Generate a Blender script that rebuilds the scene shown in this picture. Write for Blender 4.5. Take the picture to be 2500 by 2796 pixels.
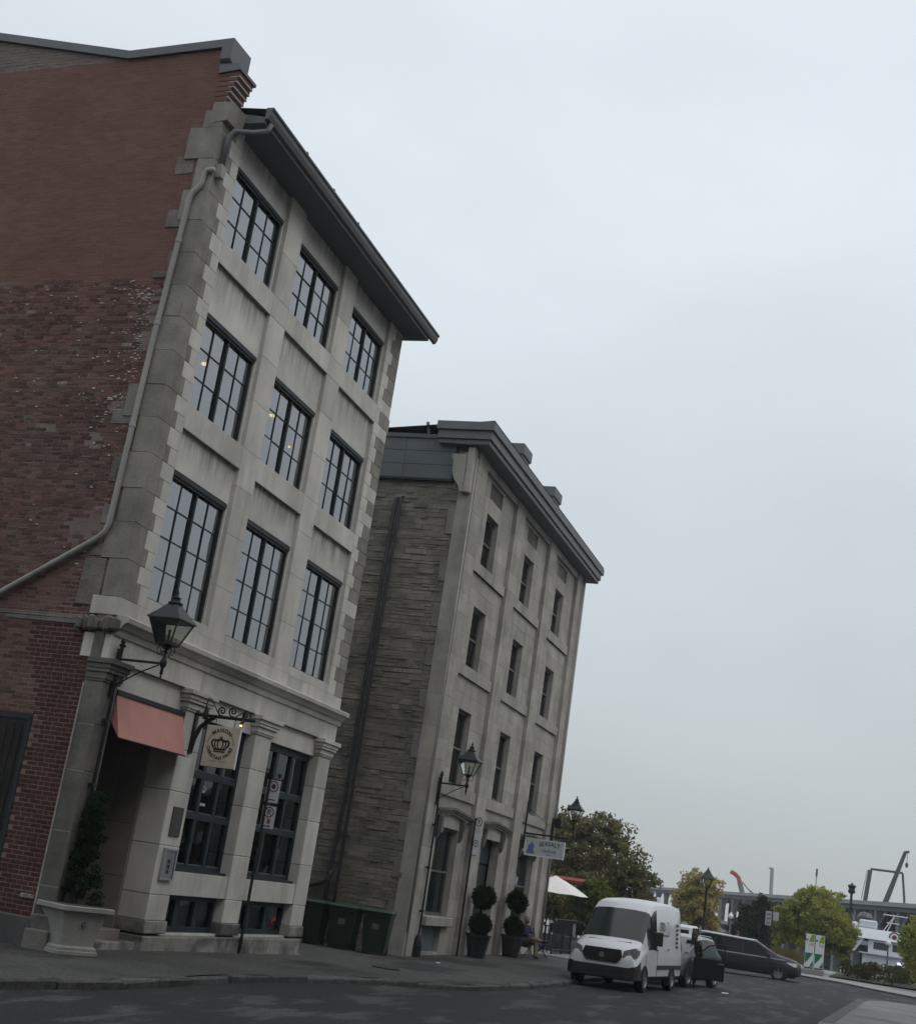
import bpy, math, random
import numpy as np
from mathutils import Vector, Matrix

for o in list(bpy.data.objects): bpy.data.objects.remove(o)
SC = bpy.context.scene
COL = SC.collection
rnd = random.Random(11)
R = math.radians

# ------------------------------------------------------------ camera
cd = bpy.data.cameras.new('camera')
cd.sensor_fit = 'HORIZONTAL'; cd.sensor_width = 36.0; cd.lens = 52.952
cd.clip_start = 0.1; cd.clip_end = 6000
cam = bpy.data.objects.new('camera', cd); COL.objects.link(cam)
YAW, PITCH, ROLL = 1.23527, 0.26705, 0.15110
fw = Vector((math.sin(YAW)*math.cos(PITCH), math.cos(YAW)*math.cos(PITCH), math.sin(PITCH)))
r0 = Vector((math.cos(YAW), -math.sin(YAW), 0)); u0 = r0.cross(fw)
rt = math.cos(ROLL)*r0 + math.sin(ROLL)*u0; up = -math.sin(ROLL)*r0 + math.cos(ROLL)*u0
CAMP = Vector((-19.823, -12.222, 1.022))
m = Matrix((rt, up, -fw)).transposed().to_4x4(); m.translation = CAMP
cam.matrix_world = m
SC.camera = cam

# ------------------------------------------------------------ sky, sun, exposure
W = bpy.data.worlds.new('World'); SC.world = W; W.use_nodes = True
nt = W.node_tree; nt.nodes.clear()
SUN_EL, SUN_AZ = R(48), R(200)
def wn(t, **k):
    n = nt.nodes.new(t)
    for a, b in k.items(): setattr(n, a, b)
    return n
out = wn('ShaderNodeOutputWorld'); add = wn('ShaderNodeAddShader')
nt.links.new(add.outputs[0], out.inputs[0])
sky = wn('ShaderNodeTexSky', sky_type='NISHITA'); sky.sun_disc = False
sky.sun_elevation = SUN_EL; sky.sun_rotation = SUN_AZ; sky.dust_density = 4.0
bg1 = wn('ShaderNodeBackground'); bg1.inputs[1].default_value = 0.012
nt.links.new(sky.outputs[0], bg1.inputs[0]); nt.links.new(bg1.outputs[0], add.inputs[0])
# overcast cloud deck: luminance grows from the horizon to the zenith, as under an even cloud layer
tc = wn('ShaderNodeTexCoord'); sep = wn('ShaderNodeSeparateXYZ'); nt.links.new(tc.outputs['Generated'], sep.inputs[0])
ramp = wn('ShaderNodeValToRGB'); nt.links.new(sep.outputs[2], ramp.inputs[0])
cr = ramp.color_ramp; cr.elements[0].position = 0.0; cr.elements[0].color = (.455, .485, .495, 1)
cr.elements[1].position = 1.0; cr.elements[1].color = (.98, 1.02, 1.08, 1)
for p_, c_ in ((.10, (.50, .54, .555, 1)), (.22, (.58, .635, .665, 1)), (.37, (.68, .74, .785, 1)), (.57, (.77, .82, .88, 1))):
    e = cr.elements.new(p_); e.color = c_
mp = wn('ShaderNodeMapping'); mp.inputs['Scale'].default_value = (1.3, 1.3, 3.2); nt.links.new(tc.outputs['Generated'], mp.inputs[0])
nz = wn('ShaderNodeTexNoise'); nz.inputs['Scale'].default_value = 1.6; nz.inputs['Detail'].default_value = 4; nz.inputs['Roughness'].default_value = .5
nt.links.new(mp.outputs[0], nz.inputs['Vector'])
mr = wn('ShaderNodeMapRange'); mr.inputs[1].default_value = .3; mr.inputs[2].default_value = .7; mr.inputs[3].default_value = .93; mr.inputs[4].default_value = 1.07
nt.links.new(nz.outputs[0], mr.inputs[0])
vm = wn('ShaderNodeVectorMath', operation='SCALE'); nt.links.new(ramp.outputs[0], vm.inputs[0]); nt.links.new(mr.outputs[0], vm.inputs['Scale'])
bg2 = wn('ShaderNodeBackground'); bg2.inputs[1].default_value = 1.0
nt.links.new(vm.outputs[0], bg2.inputs[0]); nt.links.new(bg2.outputs[0], add.inputs[1])

sd = bpy.data.lights.new('sun', 'SUN'); sd.energy = 0.5; sd.angle = R(40); sd.color = (1, .97, .93)
sun = bpy.data.objects.new('sun', sd); COL.objects.link(sun); sun.location = (0, 0, 60)
dv = Vector((math.sin(SUN_AZ)*math.cos(SUN_EL), math.cos(SUN_AZ)*math.cos(SUN_EL), math.sin(SUN_EL)))
sun.rotation_euler = (-dv).to_track_quat('-Z', 'Y').to_euler()
vs = SC.view_settings; vs.view_transform = 'Standard'; vs.look = 'None'; vs.gamma = 1; vs.use_curve_mapping = False; vs.exposure = 0.0
SC.render.engine = 'CYCLES'

# ------------------------------------------------------------ helpers
class MB:
    def __init__(s): s.v = []; s.f = []
    def add(s, vs_, fs):
        o = len(s.v); s.v += [tuple(q) for q in vs_]; s.f += [tuple(i+o for i in f) for f in fs]; return s
    def box(s, x0, x1, y0, y1, z0, z1, c=0.0, jit=0.0):
        if c <= 0:
            return s.add([(x, y, z) for x in (x0, x1) for y in (y0, y1) for z in (z0, z1)],
                         [(0,1,3,2), (4,6,7,5), (0,4,5,1), (2,3,7,6), (0,2,6,4), (1,5,7,3)])
        vv = []; idx = {}
        lo = (x0, y0, z0); hi = (x1, y1, z1)
        for k in range(8):
            sg = [(k >> a) & 1 for a in range(3)]
            jt = [rnd.uniform(-jit, jit) for _ in range(3)] if jit else (0, 0, 0)
            for a in range(3):          # vertex lying on face a
                q = []
                for b in range(3):
                    e = hi[b] if sg[b] else lo[b]
                    if b != a: e += -c if sg[b] else c
                    q.append(e + jt[b])
                idx[(k, a)] = len(vv); vv.append(q)
        fs = []
        for a in range(3):
            b, d = (a+1) % 3, (a+2) % 3
            for sgn in (0, 1):
                ks = [(sgn << a) | (p_ << b) | (q_ << d) for p_, q_ in ((0,0), (1,0), (1,1), (0,1))]
                f = [idx[(k, a)] for k in ks]; fs.append(tuple(f if sgn else f[::-1]))
        for a in range(3):
            b, d = (a+1) % 3, (a+2) % 3
            for sb in (0, 1):
                for s2 in (0, 1):
                    k0 = (sb << b) | (s2 << d); k1 = k0 | (1 << a)
                    f = [idx[(k0, b)], idx[(k1, b)], idx[(k1, d)], idx[(k0, d)]]
                    fs.append(tuple(f if sb != s2 else f[::-1]))
        for k in range(8): fs.append((idx[(k, 0)], idx[(k, 1)], idx[(k, 2)]))
        return s.add(vv, fs)
    def prism(s, poly, ax, a, b):
        n = len(poly)
        def P(p_, t): return (t, p_[0], p_[1]) if ax == 0 else ((p_[0], t, p_[1]) if ax == 1 else (p_[0], p_[1], t))
        return s.add([P(p_, a) for p_ in poly] + [P(p_, b) for p_ in poly],
                     [tuple(range(n)), tuple(range(2*n-1, n-1, -1))] + [(i, n+i, n+(i+1) % n, (i+1) % n) for i in range(n)])
    def tube(s, pts, r, n=8):
        pts = [Vector(q) for q in pts]; N = len(pts); rs = r if isinstance(r, (list, tuple)) else [r]*N
        vv = []; a0 = None
        for i in range(N):
            t = (pts[min(i+1, N-1)] - pts[max(i-1, 0)]).normalized()
            if a0 is None: a0 = t.cross(Vector((0, 0, 1)) if abs(t.z) < .9 else Vector((1, 0, 0))).normalized()
            a0 = (a0 - t*a0.dot(t)).normalized(); b0 = t.cross(a0)
            for k in range(n):
                an = 2*math.pi*k/n; vv.append(pts[i] + (a0*math.cos(an) + b0*math.sin(an))*rs[i])
        fs = [(i*n+k, i*n+(k+1) % n, (i+1)*n+(k+1) % n, (i+1)*n+k) for i in range(N-1) for k in range(n)]
        fs += [tuple(range(n))[::-1], tuple(range((N-1)*n, N*n))]
        return s.add(vv, fs)
    def lathe(s, prof, c=(0, 0, 0), n=16, ax=2, sq=None, cap=True):
        vv = []; N = len(prof)
        for r_, h in prof:
            for k in range(n):
                an = 2*math.pi*(k+(.5 if sq else 0))/n; x, y = r_*math.cos(an), r_*math.sin(an)
                q = (x, y, h) if ax == 2 else ((h, x, y) if ax == 0 else (x, h, y))
                vv.append((q[0]+c[0], q[1]+c[1], q[2]+c[2]))
        fs = [(i*n+k, i*n+(k+1) % n, (i+1)*n+(k+1) % n, (i+1)*n+k) for i in range(N-1) for k in range(n)]
        if cap: fs += [tuple(range(n))[::-1], tuple(range((N-1)*n, N*n))]
        return s.add(vv, fs)
    def mesh(s, name, m_, smooth=False):
        me = bpy.data.meshes.new(name); me.from_pydata(s.v, [], s.f); me.materials.append(m_)
        if smooth: me.shade_smooth()
        me.update(); return me
    def build(s, name, m_, parent=None, smooth=False, world=True, loc=None):
        return mk(name, s.mesh(name, m_, smooth), parent, loc, world)

def wloc(o):
    v = Vector((0, 0, 0))
    while o is not None: v += o.location; o = o.parent
    return v
def mk(name, me, parent=None, loc=None, world=True):
    o = bpy.data.objects.new(name, me); COL.objects.link(o)
    if parent is not None:
        o.parent = parent
        o.location = (Vector(loc or (0, 0, 0)) - wloc(parent)) if world else Vector(loc or (0, 0, 0))
    elif loc: o.location = loc
    return o
def tag(o, label=None, cat=None, group=None, kind=None):
    if label: o['label'] = label
    if cat: o['category'] = cat
    if group: o['group'] = group
    if kind: o['kind'] = kind
    return o
def thing(name, label, cat, loc=(0, 0, 0), rz=0.0, group=None):
    o = bpy.data.objects.new(name, None); COL.objects.link(o); o.location = loc; o.rotation_euler = (0, 0, rz)
    o.empty_display_size = .2
    return tag(o, label, cat, group)
def copy_tree(o, parent=None):
    c = o.copy(); COL.objects.link(c)
    if parent is not None: c.parent = parent
    for ch in list(o.children): copy_tree(ch, c)
    return c
def join_np(name, quads, m_, parent, tris=False):
    a = np.asarray(quads, dtype=np.float32); k = a.shape[1]; n = a.shape[0]
    me = bpy.data.meshes.new(name); me.vertices.add(n*k); me.vertices.foreach_set('co', a.reshape(-1))
    me.loops.add(n*k); me.loops.foreach_set('vertex_index', np.arange(n*k, dtype=np.int32))
    me.polygons.add(n); me.polygons.foreach_set('loop_start', np.arange(0, n*k, k, dtype=np.int32)); me.polygons.foreach_set('loop_total', np.full(n, k, dtype=np.int32))
    me.materials.append(m_); me.update(calc_edges=True); me.validate()
    return mk(name, me, parent)

# ------------------------------------------------------------ materials
_m = {}
def mat(name, col, rough=.85, var=0.0, mott=(0, 0), streak=0.0, fine=0.0, bump=(0, 0), metal=0.0, col2=None, c2=(1.0, .5, .62), spec=.3, island=False, dirt=None, coat=0.0, c2map=None, grain=None, runoff=0.0):
    if name in _m: return _m[name]
    M_ = bpy.data.materials.new(name); M_.use_nodes = True; t = M_.node_tree; b = t.nodes['Principled BSDF']
    N = t.nodes.new; L = t.links.new
    b.inputs['Roughness'].default_value = rough; b.inputs['Metallic'].default_value = metal
    b.inputs['Specular IOR Level'].default_value = spec; b.inputs['Coat Weight'].default_value = coat
    geo = N('ShaderNodeNewGeometry'); pos = geo.outputs['Position']
    base = N('ShaderNodeRGB'); base.outputs[0].default_value = (*col, 1); cur = base.outputs[0]
    def noise(scale, det=4, vec=None, rg=.6):
        n = N('ShaderNodeTexNoise'); n.inputs['Scale'].default_value = scale; n.inputs['Detail'].default_value = det; n.inputs['Roughness'].default_value = rg
        L(vec or pos, n.inputs['Vector']); return n.outputs[0]
    def rng(v, a, b_, c, d):
        n = N('ShaderNodeMapRange'); n.clamp = True
        for i, q in enumerate((a, b_, c, d)): n.inputs[i+1].default_value = q
        L(v, n.inputs[0]); return n.outputs[0]
    def scale(c, f):
        n = N('ShaderNodeVectorMath'); n.operation = 'SCALE'; L(c, n.inputs[0]); L(f, n.inputs['Scale']); return n.outputs[0]
    def mix(c, cc, f):
        n = N('ShaderNodeMix'); n.data_type = 'RGBA'; L(f, n.inputs[0]); L(c, n.inputs[6]); n.inputs[7].default_value = (*cc, 1); return n.outputs[2]
    if col2:
        vv = None
        if c2map:
            m0 = N('ShaderNodeMapping'); m0.inputs['Scale'].default_value = c2map; L(pos, m0.inputs[0]); vv = m0.outputs[0]
        cur = mix(cur, col2, rng(noise(c2[0], 6, vv), c2[1], c2[2], 0, 1))
    if var:
        oi = N('ShaderNodeObjectInfo'); r_ = oi.outputs['Random']
        if island:
            a = N('ShaderNodeMath'); a.operation = 'ADD'; L(r_, a.inputs[0]); L(geo.outputs['Random Per Island'], a.inputs[1])
            fr = N('ShaderNodeMath'); fr.operation = 'FRACT'; L(a.outputs[0], fr.inputs[0]); r_ = fr.outputs[0]
        cur = scale(cur, rng(r_, 0, 1, 1-var, 1+var))
    if mott[1]: cur = scale(cur, rng(noise(mott[0], 5), .3, .7, 1-mott[1], 1+mott[1]))
    if fine: cur = scale(cur, rng(noise(60 if not grain else grain, 3), .3, .7, 1-fine, 1+fine))
    if streak:
        mp_ = N('ShaderNodeMapping'); mp_.inputs['Scale'].default_value = (2.4, 2.4, .45); L(pos, mp_.inputs[0])
        cur = scale(cur, rng(noise(1.0, 8, mp_.outputs[0], .68), .46, .78, 1, 1-streak))
    if runoff:          # rain-washed soot running down from the ledge above the block
        tcn = N('ShaderNodeTexCoord'); sp0 = N('ShaderNodeSeparateXYZ'); L(tcn.outputs['Generated'], sp0.inputs[0])
        m1 = N('ShaderNodeMapping'); m1.inputs['Scale'].default_value = (7, 7, .5); L(pos, m1.inputs[0])
        ml = N('ShaderNodeMath'); ml.operation = 'MULTIPLY'; L(rng(sp0.outputs[2], .25, 1.0, 0, 1), ml.inputs[0]); L(rng(noise(1.0, 6, m1.outputs[0], .65), .36, .66, 0, 1), ml.inputs[1])
        cur = scale(cur, rng(ml.outputs[0], 0, .8, 1, 1-runoff))
    if dirt:            # (z0, z1, amount): splash dirt low on the wall, ragged upper edge
        sp = N('ShaderNodeSeparateXYZ'); L(pos, sp.inputs[0]); ad = N('ShaderNodeMath'); ad.operation = 'MULTIPLY_ADD'
        L(noise(1.3, 5), ad.inputs[0]); ad.inputs[1].default_value = dirt[1]-dirt[0]; L(sp.outputs[2], ad.inputs[2])
        cur = scale(cur, rng(ad.outputs[0], dirt[0]+.5*(dirt[1]-dirt[0]), dirt[1]+.5*(dirt[1]-dirt[0]), dirt[2], 1))
    L(cur, b.inputs['Base Color'])
    if bump[1]:
        bp = N('ShaderNodeBump'); bp.inputs['Strength'].default_value = bump[1]; bp.inputs['Distance'].default_value = .02
        L(noise(bump[0], 5), bp.inputs['Height']); L(bp.outputs[0], b.inputs['Normal'])
    _m[name] = M_; return M_
def emit(name, col, s):
    M_ = bpy.data.materials.new(name); M_.use_nodes = True; t = M_.node_tree; b = t.nodes['Principled BSDF']
    b.inputs['Base Color'].default_value = (*col, 1); b.inputs['Emission Color'].default_value = (*col, 1); b.inputs['Emission Strength'].default_value = s; return M_
def glass(name, tint=(.8, .86, .88), rough=.02, ior=1.5, wave=0.0):
    M_ = bpy.data.materials.new(name); M_.use_nodes = True; t = M_.node_tree; t.nodes.clear(); N = t.nodes.new; L = t.links.new
    o_ = N('ShaderNodeOutputMaterial'); mx = N('ShaderNodeMixShader'); fr = N('ShaderNodeFresnel'); fr.inputs[0].default_value = ior
    tr = N('ShaderNodeBsdfTransparent'); tr.inputs[0].default_value = (*tint, 1); gl = N('ShaderNodeBsdfGlossy'); gl.inputs['Roughness'].default_value = rough
    gl.inputs[0].default_value = (.95, .97, 1, 1)
    if wave:
        n = N('ShaderNodeTexNoise'); n.inputs['Scale'].default_value = 1.4; n.inputs['Detail'].default_value = 1
        g = N('ShaderNodeNewGeometry'); L(g.outputs['Position'], n.inputs['Vector'])
        bp = N('ShaderNodeBump'); bp.inputs['Strength'].default_value = wave; bp.inputs['Distance'].default_value = .05; L(n.outputs[0], bp.inputs['Height'])
        L(bp.outputs[0], gl.inputs['Normal'])
    L(fr.outputs[0], mx.inputs[0]); L(tr.outputs[0], mx.inputs[1]); L(gl.outputs[0], mx.inputs[2]); L(mx.outputs[0], o_.inputs[0]); return M_
def leafmat(name, cols, trans=.3):
    M_ = bpy.data.materials.new(name); M_.use_nodes = True; t = M_.node_tree; t.nodes.clear(); N = t.nodes.new; L = t.links.new
    o_ = N('ShaderNodeOutputMaterial'); mx = N('ShaderNodeMixShader'); mx.inputs[0].default_value = trans
    g = N('ShaderNodeNewGeometry'); rp = N('ShaderNodeValToRGB'); n = N('ShaderNodeTexNoise'); n.inputs['Scale'].default_value = .55; n.inputs['Detail'].default_value = 3
    L(g.outputs['Position'], n.inputs['Vector'])
    ma = N('ShaderNodeMath'); ma.operation = 'MULTIPLY_ADD'; ma.inputs[1].default_value = .45; L(g.outputs['Random Per Island'], ma.inputs[0])
    mr_ = N('ShaderNodeMapRange'); mr_.inputs[1].default_value = .32; mr_.inputs[2].default_value = .68; mr_.inputs[4].default_value = .55; L(n.outputs[0], mr_.inputs[0]); L(mr_.outputs[0], ma.inputs[2])
    L(ma.outputs[0], rp.inputs[0])
    e = rp.color_ramp.elements; e[0].color = (*cols[0], 1); e[1].color = (*cols[-1], 1)
    for i, c in enumerate(cols[1:-1]):
        q = e.new((i+1)/(len(cols)-1)); q.color = (*c, 1)
    d = N('ShaderNodeBsdfDiffuse'); tl = N('ShaderNodeBsdfTranslucent'); L(rp.outputs[0], d.inputs[0]); L(rp.outputs[0], tl.inputs[0])
    L(d.outputs[0], mx.inputs[1]); L(tl.outputs[0], mx.inputs[2]); L(mx.outputs[0], o_.inputs[0]); return M_

stoneA = mat('pale_limestone', (.535, .515, .475), .9, var=.14, mott=(.9, .15), streak=.30, fine=.07, bump=(30, .25), island=True)
stoneAlt = mat('fresh_limestone', (.56, .54, .50), .9, var=.07, mott=(1.4, .13), streak=.30, fine=.06, bump=(30, .2), island=True)
stoneSp = mat('stained_spandrel_stone', (.55, .535, .50), .9, var=.07, mott=(1.2, .15), streak=.2, fine=.07, bump=(30, .25), island=True, runoff=.55)
stoneQ = mat('weathered_quoin_stone', (.25, .235, .205), .95, var=.14, mott=(2.2, .2), streak=.2, fine=.1, bump=(18, .5), island=True, col2=(.19, .184, .168), c2=(1.2, .48, .66))
stoneB = mat('grey_ashlar', (.345, .325, .29), .92, var=.10, mott=(1.1, .18), streak=.34, fine=.08, bump=(25, .35), island=True, col2=(.27, .262, .245), c2=(.7, .5, .7))
stoneDk = mat('sooty_stone', (.135, .127, .116), .95, var=.15, mott=(2, .3), streak=.3, fine=.12, bump=(14, .7), island=True)
plinthM = mat('stained_plinth_stone', (.30, .29, .265), .95, var=.1, mott=(2.0, .35), streak=.4, fine=.1, bump=(16, .5), island=True, col2=(.10, .10, .098), c2=(1.1, .47, .6))
rubble = mat('rubble_stone', (.195, .178, .150), .95, var=.2, mott=(2.2, .28), fine=.14, bump=(20, .9), island=True, col2=(.15, .148, .135), c2=(.9, .45, .65))
mortarB = mat('rubble_mortar', (.165, .154, .135), .97, mott=(2, .25), fine=.15, bump=(25, .8))
mortar = mat('brick_mortar', (.19, .15, .132), .97, mott=(1.2, .2), fine=.12, bump=(30, .5))
joint = mat('stone_joint', (.24, .23, .21), .97, mott=(2, .2))
brickM = mat('old_red_brick', (.125, .063, .051), .93, var=.42, mott=(.8, .22), fine=.14, bump=(40, .5), island=True, col2=(.11, .073, .058), c2=(.6, .48, .66))
brickU = mat('newer_brown_brick', (.16, .083, .066), .93, var=.11, mott=(.7, .15), fine=.08, bump=(40, .3), island=True)
brickD = mat('dark_red_brick', (.066, .024, .021), .92, var=.2, mott=(1.2, .2), fine=.12, bump=(40, .4), island=True)
brickW = mat('limewashed_brick', (.215, .185, .168), .95, var=.3, mott=(14, .55), fine=.15, bump=(40, .5), island=True)
render_ = mat('grey_render_patch', (.165, .152, .138), .97, var=.2, mott=(3, .3), fine=.2, bump=(18, 1.0), island=True)
zinc = mat('grey_zinc', (.125, .133, .14), .6, mott=(.7, .12), streak=.12, metal=.1, spec=.4)
zincD = mat('dark_painted_soffit', (.115, .125, .132), .6, mott=(.6, .1))
slate = mat('slate_cladding', (.105, .12, .128), .6, var=.12, mott=(1, .12), island=True)
pipeM = mat('grey_painted_pipe', (.31, .31, .285), .55, mott=(1.5, .12), streak=.2)
frameM = mat('dark_teal_window_frame', (.018, .025, .030), .6, mott=(2, .2))
blackM = mat('black_iron', (.012, .013, .014), .5, mott=(5, .3))
roofM = mat('roof_sheet', (.10, .11, .12), .6, mott=(.6, .15))
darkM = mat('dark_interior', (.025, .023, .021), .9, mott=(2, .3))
roomM = mat('room_plaster', (.42, .42, .42), .9)
entryM = mat('entry_stone_panel', (.22, .20, .18), .9, var=.08, mott=(1.5, .15), fine=.08, bump=(25, .3), island=True)
glassU = glass('window_glass', (.95, .975, .98), .03, 3.2, .2)
glassD = glass('shop_glass', (.55, .6, .62), .015, 1.45, .12)
glassL = glass('lantern_glass', (.75, .78, .74), .15)
def sheer():
    M_ = bpy.data.materials.new('sheer_curtain'); M_.use_nodes = True; t = M_.node_tree; t.nodes.clear(); N = t.nodes.new; L = t.links.new
    o_ = N('ShaderNodeOutputMaterial'); a = N('ShaderNodeMixShader'); b = N('ShaderNodeMixShader'); d = N('ShaderNodeBsdfDiffuse'); tl = N('ShaderNodeBsdfTranslucent'); tr = N('ShaderNodeBsdfTransparent')
    d.inputs[0].default_value = (.88, .92, .93, 1); tl.inputs[0].default_value = (.7, .76, .78, 1); a.inputs[0].default_value = .12; b.inputs[0].default_value = .16
    L(d.outputs[0], a.inputs[1]); L(tl.outputs[0], a.inputs[2]); L(a.outputs[0], b.inputs[1]); L(tr.outputs[0], b.inputs[2]); L(b.outputs[0], o_.inputs[0]); return M_
sheerM = sheer()
lampW = emit('warm_lamp', (1.0, .62, .22), 6.0)
whiteP = mat('white_paint', (.70, .72, .73), .45, mott=(1, .04))

# pieces: the largest as objects, the rest joined as one stuff part
def emit_pieces(boxes, name, parent, limit=300, mats=None, rest_name=None):
    """boxes: (x0,x1,y0,y1,z0,z1,mat,chamfer,jit) in the parent's own frame"""
    boxes = sorted(boxes, key=lambda b: -b[9])
    rest = {}
    cache = {}
    for i, b in enumerate(boxes):
        x0, x1, y0, y1, z0, z1, m_, c, jit, _ = b
        if i < limit:
            key = (round(x1-x0, 3), round(y1-y0, 3), round(z1-z0, 3), m_.name, c, jit)
            if key not in cache or jit:
                cache[key] = MB().box(-(x1-x0)/2, (x1-x0)/2, -(y1-y0)/2, (y1-y0)/2, -(z1-z0)/2, (z1-z0)/2, c, jit).mesh(name, m_)
            mk(name, cache[key], parent, ((x0+x1)/2, (y0+y1)/2, (z0+z1)/2), world=False)
        else:
            rest.setdefault(m_.name, (m_, MB()))[1].box(x0, x1, y0, y1, z0, z1, c if len(boxes) < 1500 else 0, 0)
    for m_, mb in rest.values():
        o = mb.build(rest_name or name+'s', m_, parent, world=False); tag(o, kind='stuff')
def vis(x, y, z, w, h):       # rough apparent size of a piece from the street
    d = (Vector((x, y, z)) - CAMP); q = (d.dot(rt)/d.dot(fw), d.dot(up)/d.dot(fw))
    s = w*h/d.length_squared
    return s if abs(q[0]) < .345 and abs(q[1]) < .385 else s*.01

def text_mb(body, size, space=1.0, bold=0.0):
    c = bpy.data.curves.new('lettering', 'FONT'); c.body = body; c.size = size; c.align_x = 'CENTER'; c.space_character = space; c.offset = bold; c.resolution_u = 4
    o = bpy.data.objects.new('lettering', c); COL.objects.link(o)
    bpy.context.view_layer.update(); dg = bpy.context.evaluated_depsgraph_get(); e = o.evaluated_get(dg); me = e.to_mesh()
    vs_ = [tuple(v.co) for v in me.vertices]; fs = [tuple(p_.vertices) for p_ in me.polygons]
    e.to_mesh_clear(); bpy.data.objects.remove(o); bpy.data.curves.remove(c)
    q = MB(); q.v = vs_; q.f = fs; return q
def bend(mb, rad, down=False):
    nv = []
    for x, y, z in mb.v:
        if down: a = -math.pi/2 + x/rad; r_ = rad - y; nv.append((r_*math.cos(a), r_*math.sin(a), z))
        else: a = math.pi/2 - x/rad; r_ = rad + y; nv.append((r_*math.cos(a), r_*math.sin(a), z))
    mb.v = nv; return mb
def onplane(mb, xs, yc, zc):            # flat print facing -x, reading towards -y
    mb.v = [(xs, yc - x, zc + y) for x, y, z in mb.v]; return mb
def onfront(mb, ys, xc, zc):            # flat print facing -y, reading towards +x
    mb.v = [(xc + x, ys, zc + y) for x, y, z in mb.v]; return mb

# ------------------------------------------------------------ ground
def gs(x): return float(np.interp(x, [-60, 3, 9, 16, 300], [-.83, -.85, -.94, -1.02, -1.0]))
def gr(x, y=-5.0): return gs(x) - .14 + .025*min(max(-y-4.2, 0), 3.5)
asphalt = mat('worn_asphalt', (.029, .030, .031), .85, mott=(.5, .15), fine=.4, grain=22, bump=(30, .8), col2=(.066, .066, .065), c2=(1.5, .53, .59), c2map=(.25, 1.0, 1), spec=.2)
walkM = mat('asphalt_pavement', (.070, .068, .063), .9, mott=(.8, .22), fine=.45, grain=16, bump=(25, 1.0), col2=(.036, .035, .033), c2=(.7, .50, .60), c2map=(.5, 1, 1))
kerbM = mat('granite_kerb', (.082, .08, .075), .85, var=.2, mott=(2, .4), fine=.35, grain=18, bump=(30, .5), island=True)
conc = mat('concrete_slab', (.20, .20, .195), .9, var=.08, mott=(.8, .14), fine=.1, bump=(30, .4), island=True)
def sheet(name, xs, ys, zf, m_, skip=None, kind='structure'):
    xs = list(xs); ys = list(ys); v = [(x, y, zf(x, y)) for x in xs for y in ys]; n = len(ys)
    f = [(i*n+j, (i+1)*n+j, (i+1)*n+j+1, i*n+j+1) for i in range(len(xs)-1) for j in range(n-1)]
    mb = MB().add(v, f); o = mb.build(name, m_); tag(o, kind=kind); return o
xs = [-1500, -300, -60] + list(np.linspace(-40, 60, 51)) + [83]
ys = [-1500, -300, -60, -30, -20, -14, -10, -7.7, -6, -4.2, -3, 0, 6, 20, 60, 300, 1500]
road = sheet('road', xs, ys, lambda x, y: gr(x, y) if x < 62 else gr(62, y)-.2, asphalt)
# pavement along the buildings
kl = [(-60, -1.9), (-5, -2.15), (-2.6, -2.55), (-.4, -2.5), (.3, -2.45), (3, -2.75), (5.4, -3.0), (6.6, -3.25), (7.6, -3.8), (9.5, -4.12), (12, -4.2), (18, -4.12), (30, -4.0), (42, -3.9), (45.5, -3.0), (47, -.5), (47.5, 40)]
def poly_sheet(name, outline, zf, m_, step=None):
    mb = MB(); mb.add([(x, y, zf(x)) for x, y in outline], [tuple(range(len(outline)))]); o = mb.build(name, m_); tag(o, kind='structure'); return o
def kline(x): return float(np.interp(x, [p_[0] for p_ in kl[:15]], [p_[1] for p_ in kl[:15]]))
xp = sorted(set([-60, -40, -20] + list(np.arange(-10, 45.1, .5))))
v = []; f = []
for x in xp:
    yk = kline(x) + .16
    for t in (0, .25, .5, .75, 1): v.append((x, yk + (12-yk)*t**2, gs(x) - .03*(1-t)))
for i in range(len(xp)-1):
    for j in range(4): f.append((i*5+j, (i+1)*5+j, (i+1)*5+j+1, i*5+j+1))
pave = MB().add(v, f).build('pavement', walkM); tag(pave, kind='structure')
kerb = thing('kerb', 'worn granite kerb along the pavement below the buildings', 'kerb', (0, -3, -1)); kerb['kind'] = 'structure'
x = -12.0
while x < 44:
    L_ = rnd.uniform(.9, 1.5) if x < 20 else 2.0
    x2 = x + L_; ya, yb = kline(x), kline(x2); ang = math.atan2(yb-ya, L_)
    ln = math.hypot(L_, yb-ya)
    me = MB().box(-ln/2+.003, ln/2-.003, -.005, .19, -.3, .0, .03, .022).mesh('kerb_stone', kerbM)
    o = mk('kerb_stone', me, kerb, ((x+x2)/2, (ya+yb)/2, gs((x+x2)/2)-.028+rnd.uniform(-.008, .006))); o.rotation_euler = (0, -math.atan2(gs(x2)-gs(x), L_), ang)
    x = x2
# concrete terrace paving beyond the second building
tp = MB(); 
terr = thing('terrace_paving', 'pale concrete paving beside the second building', 'paving', (38, 0, -1)); terr['kind'] = 'structure'
for i in range(8):
    for j in range(4):
        mk('slab', MB().box(-.99, .99, -.74, .74, -.05, .012, .01).mesh('slab', conc), terr, (33 + i*1.99, -3.1 + j*1.49, gs(34)))
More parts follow.
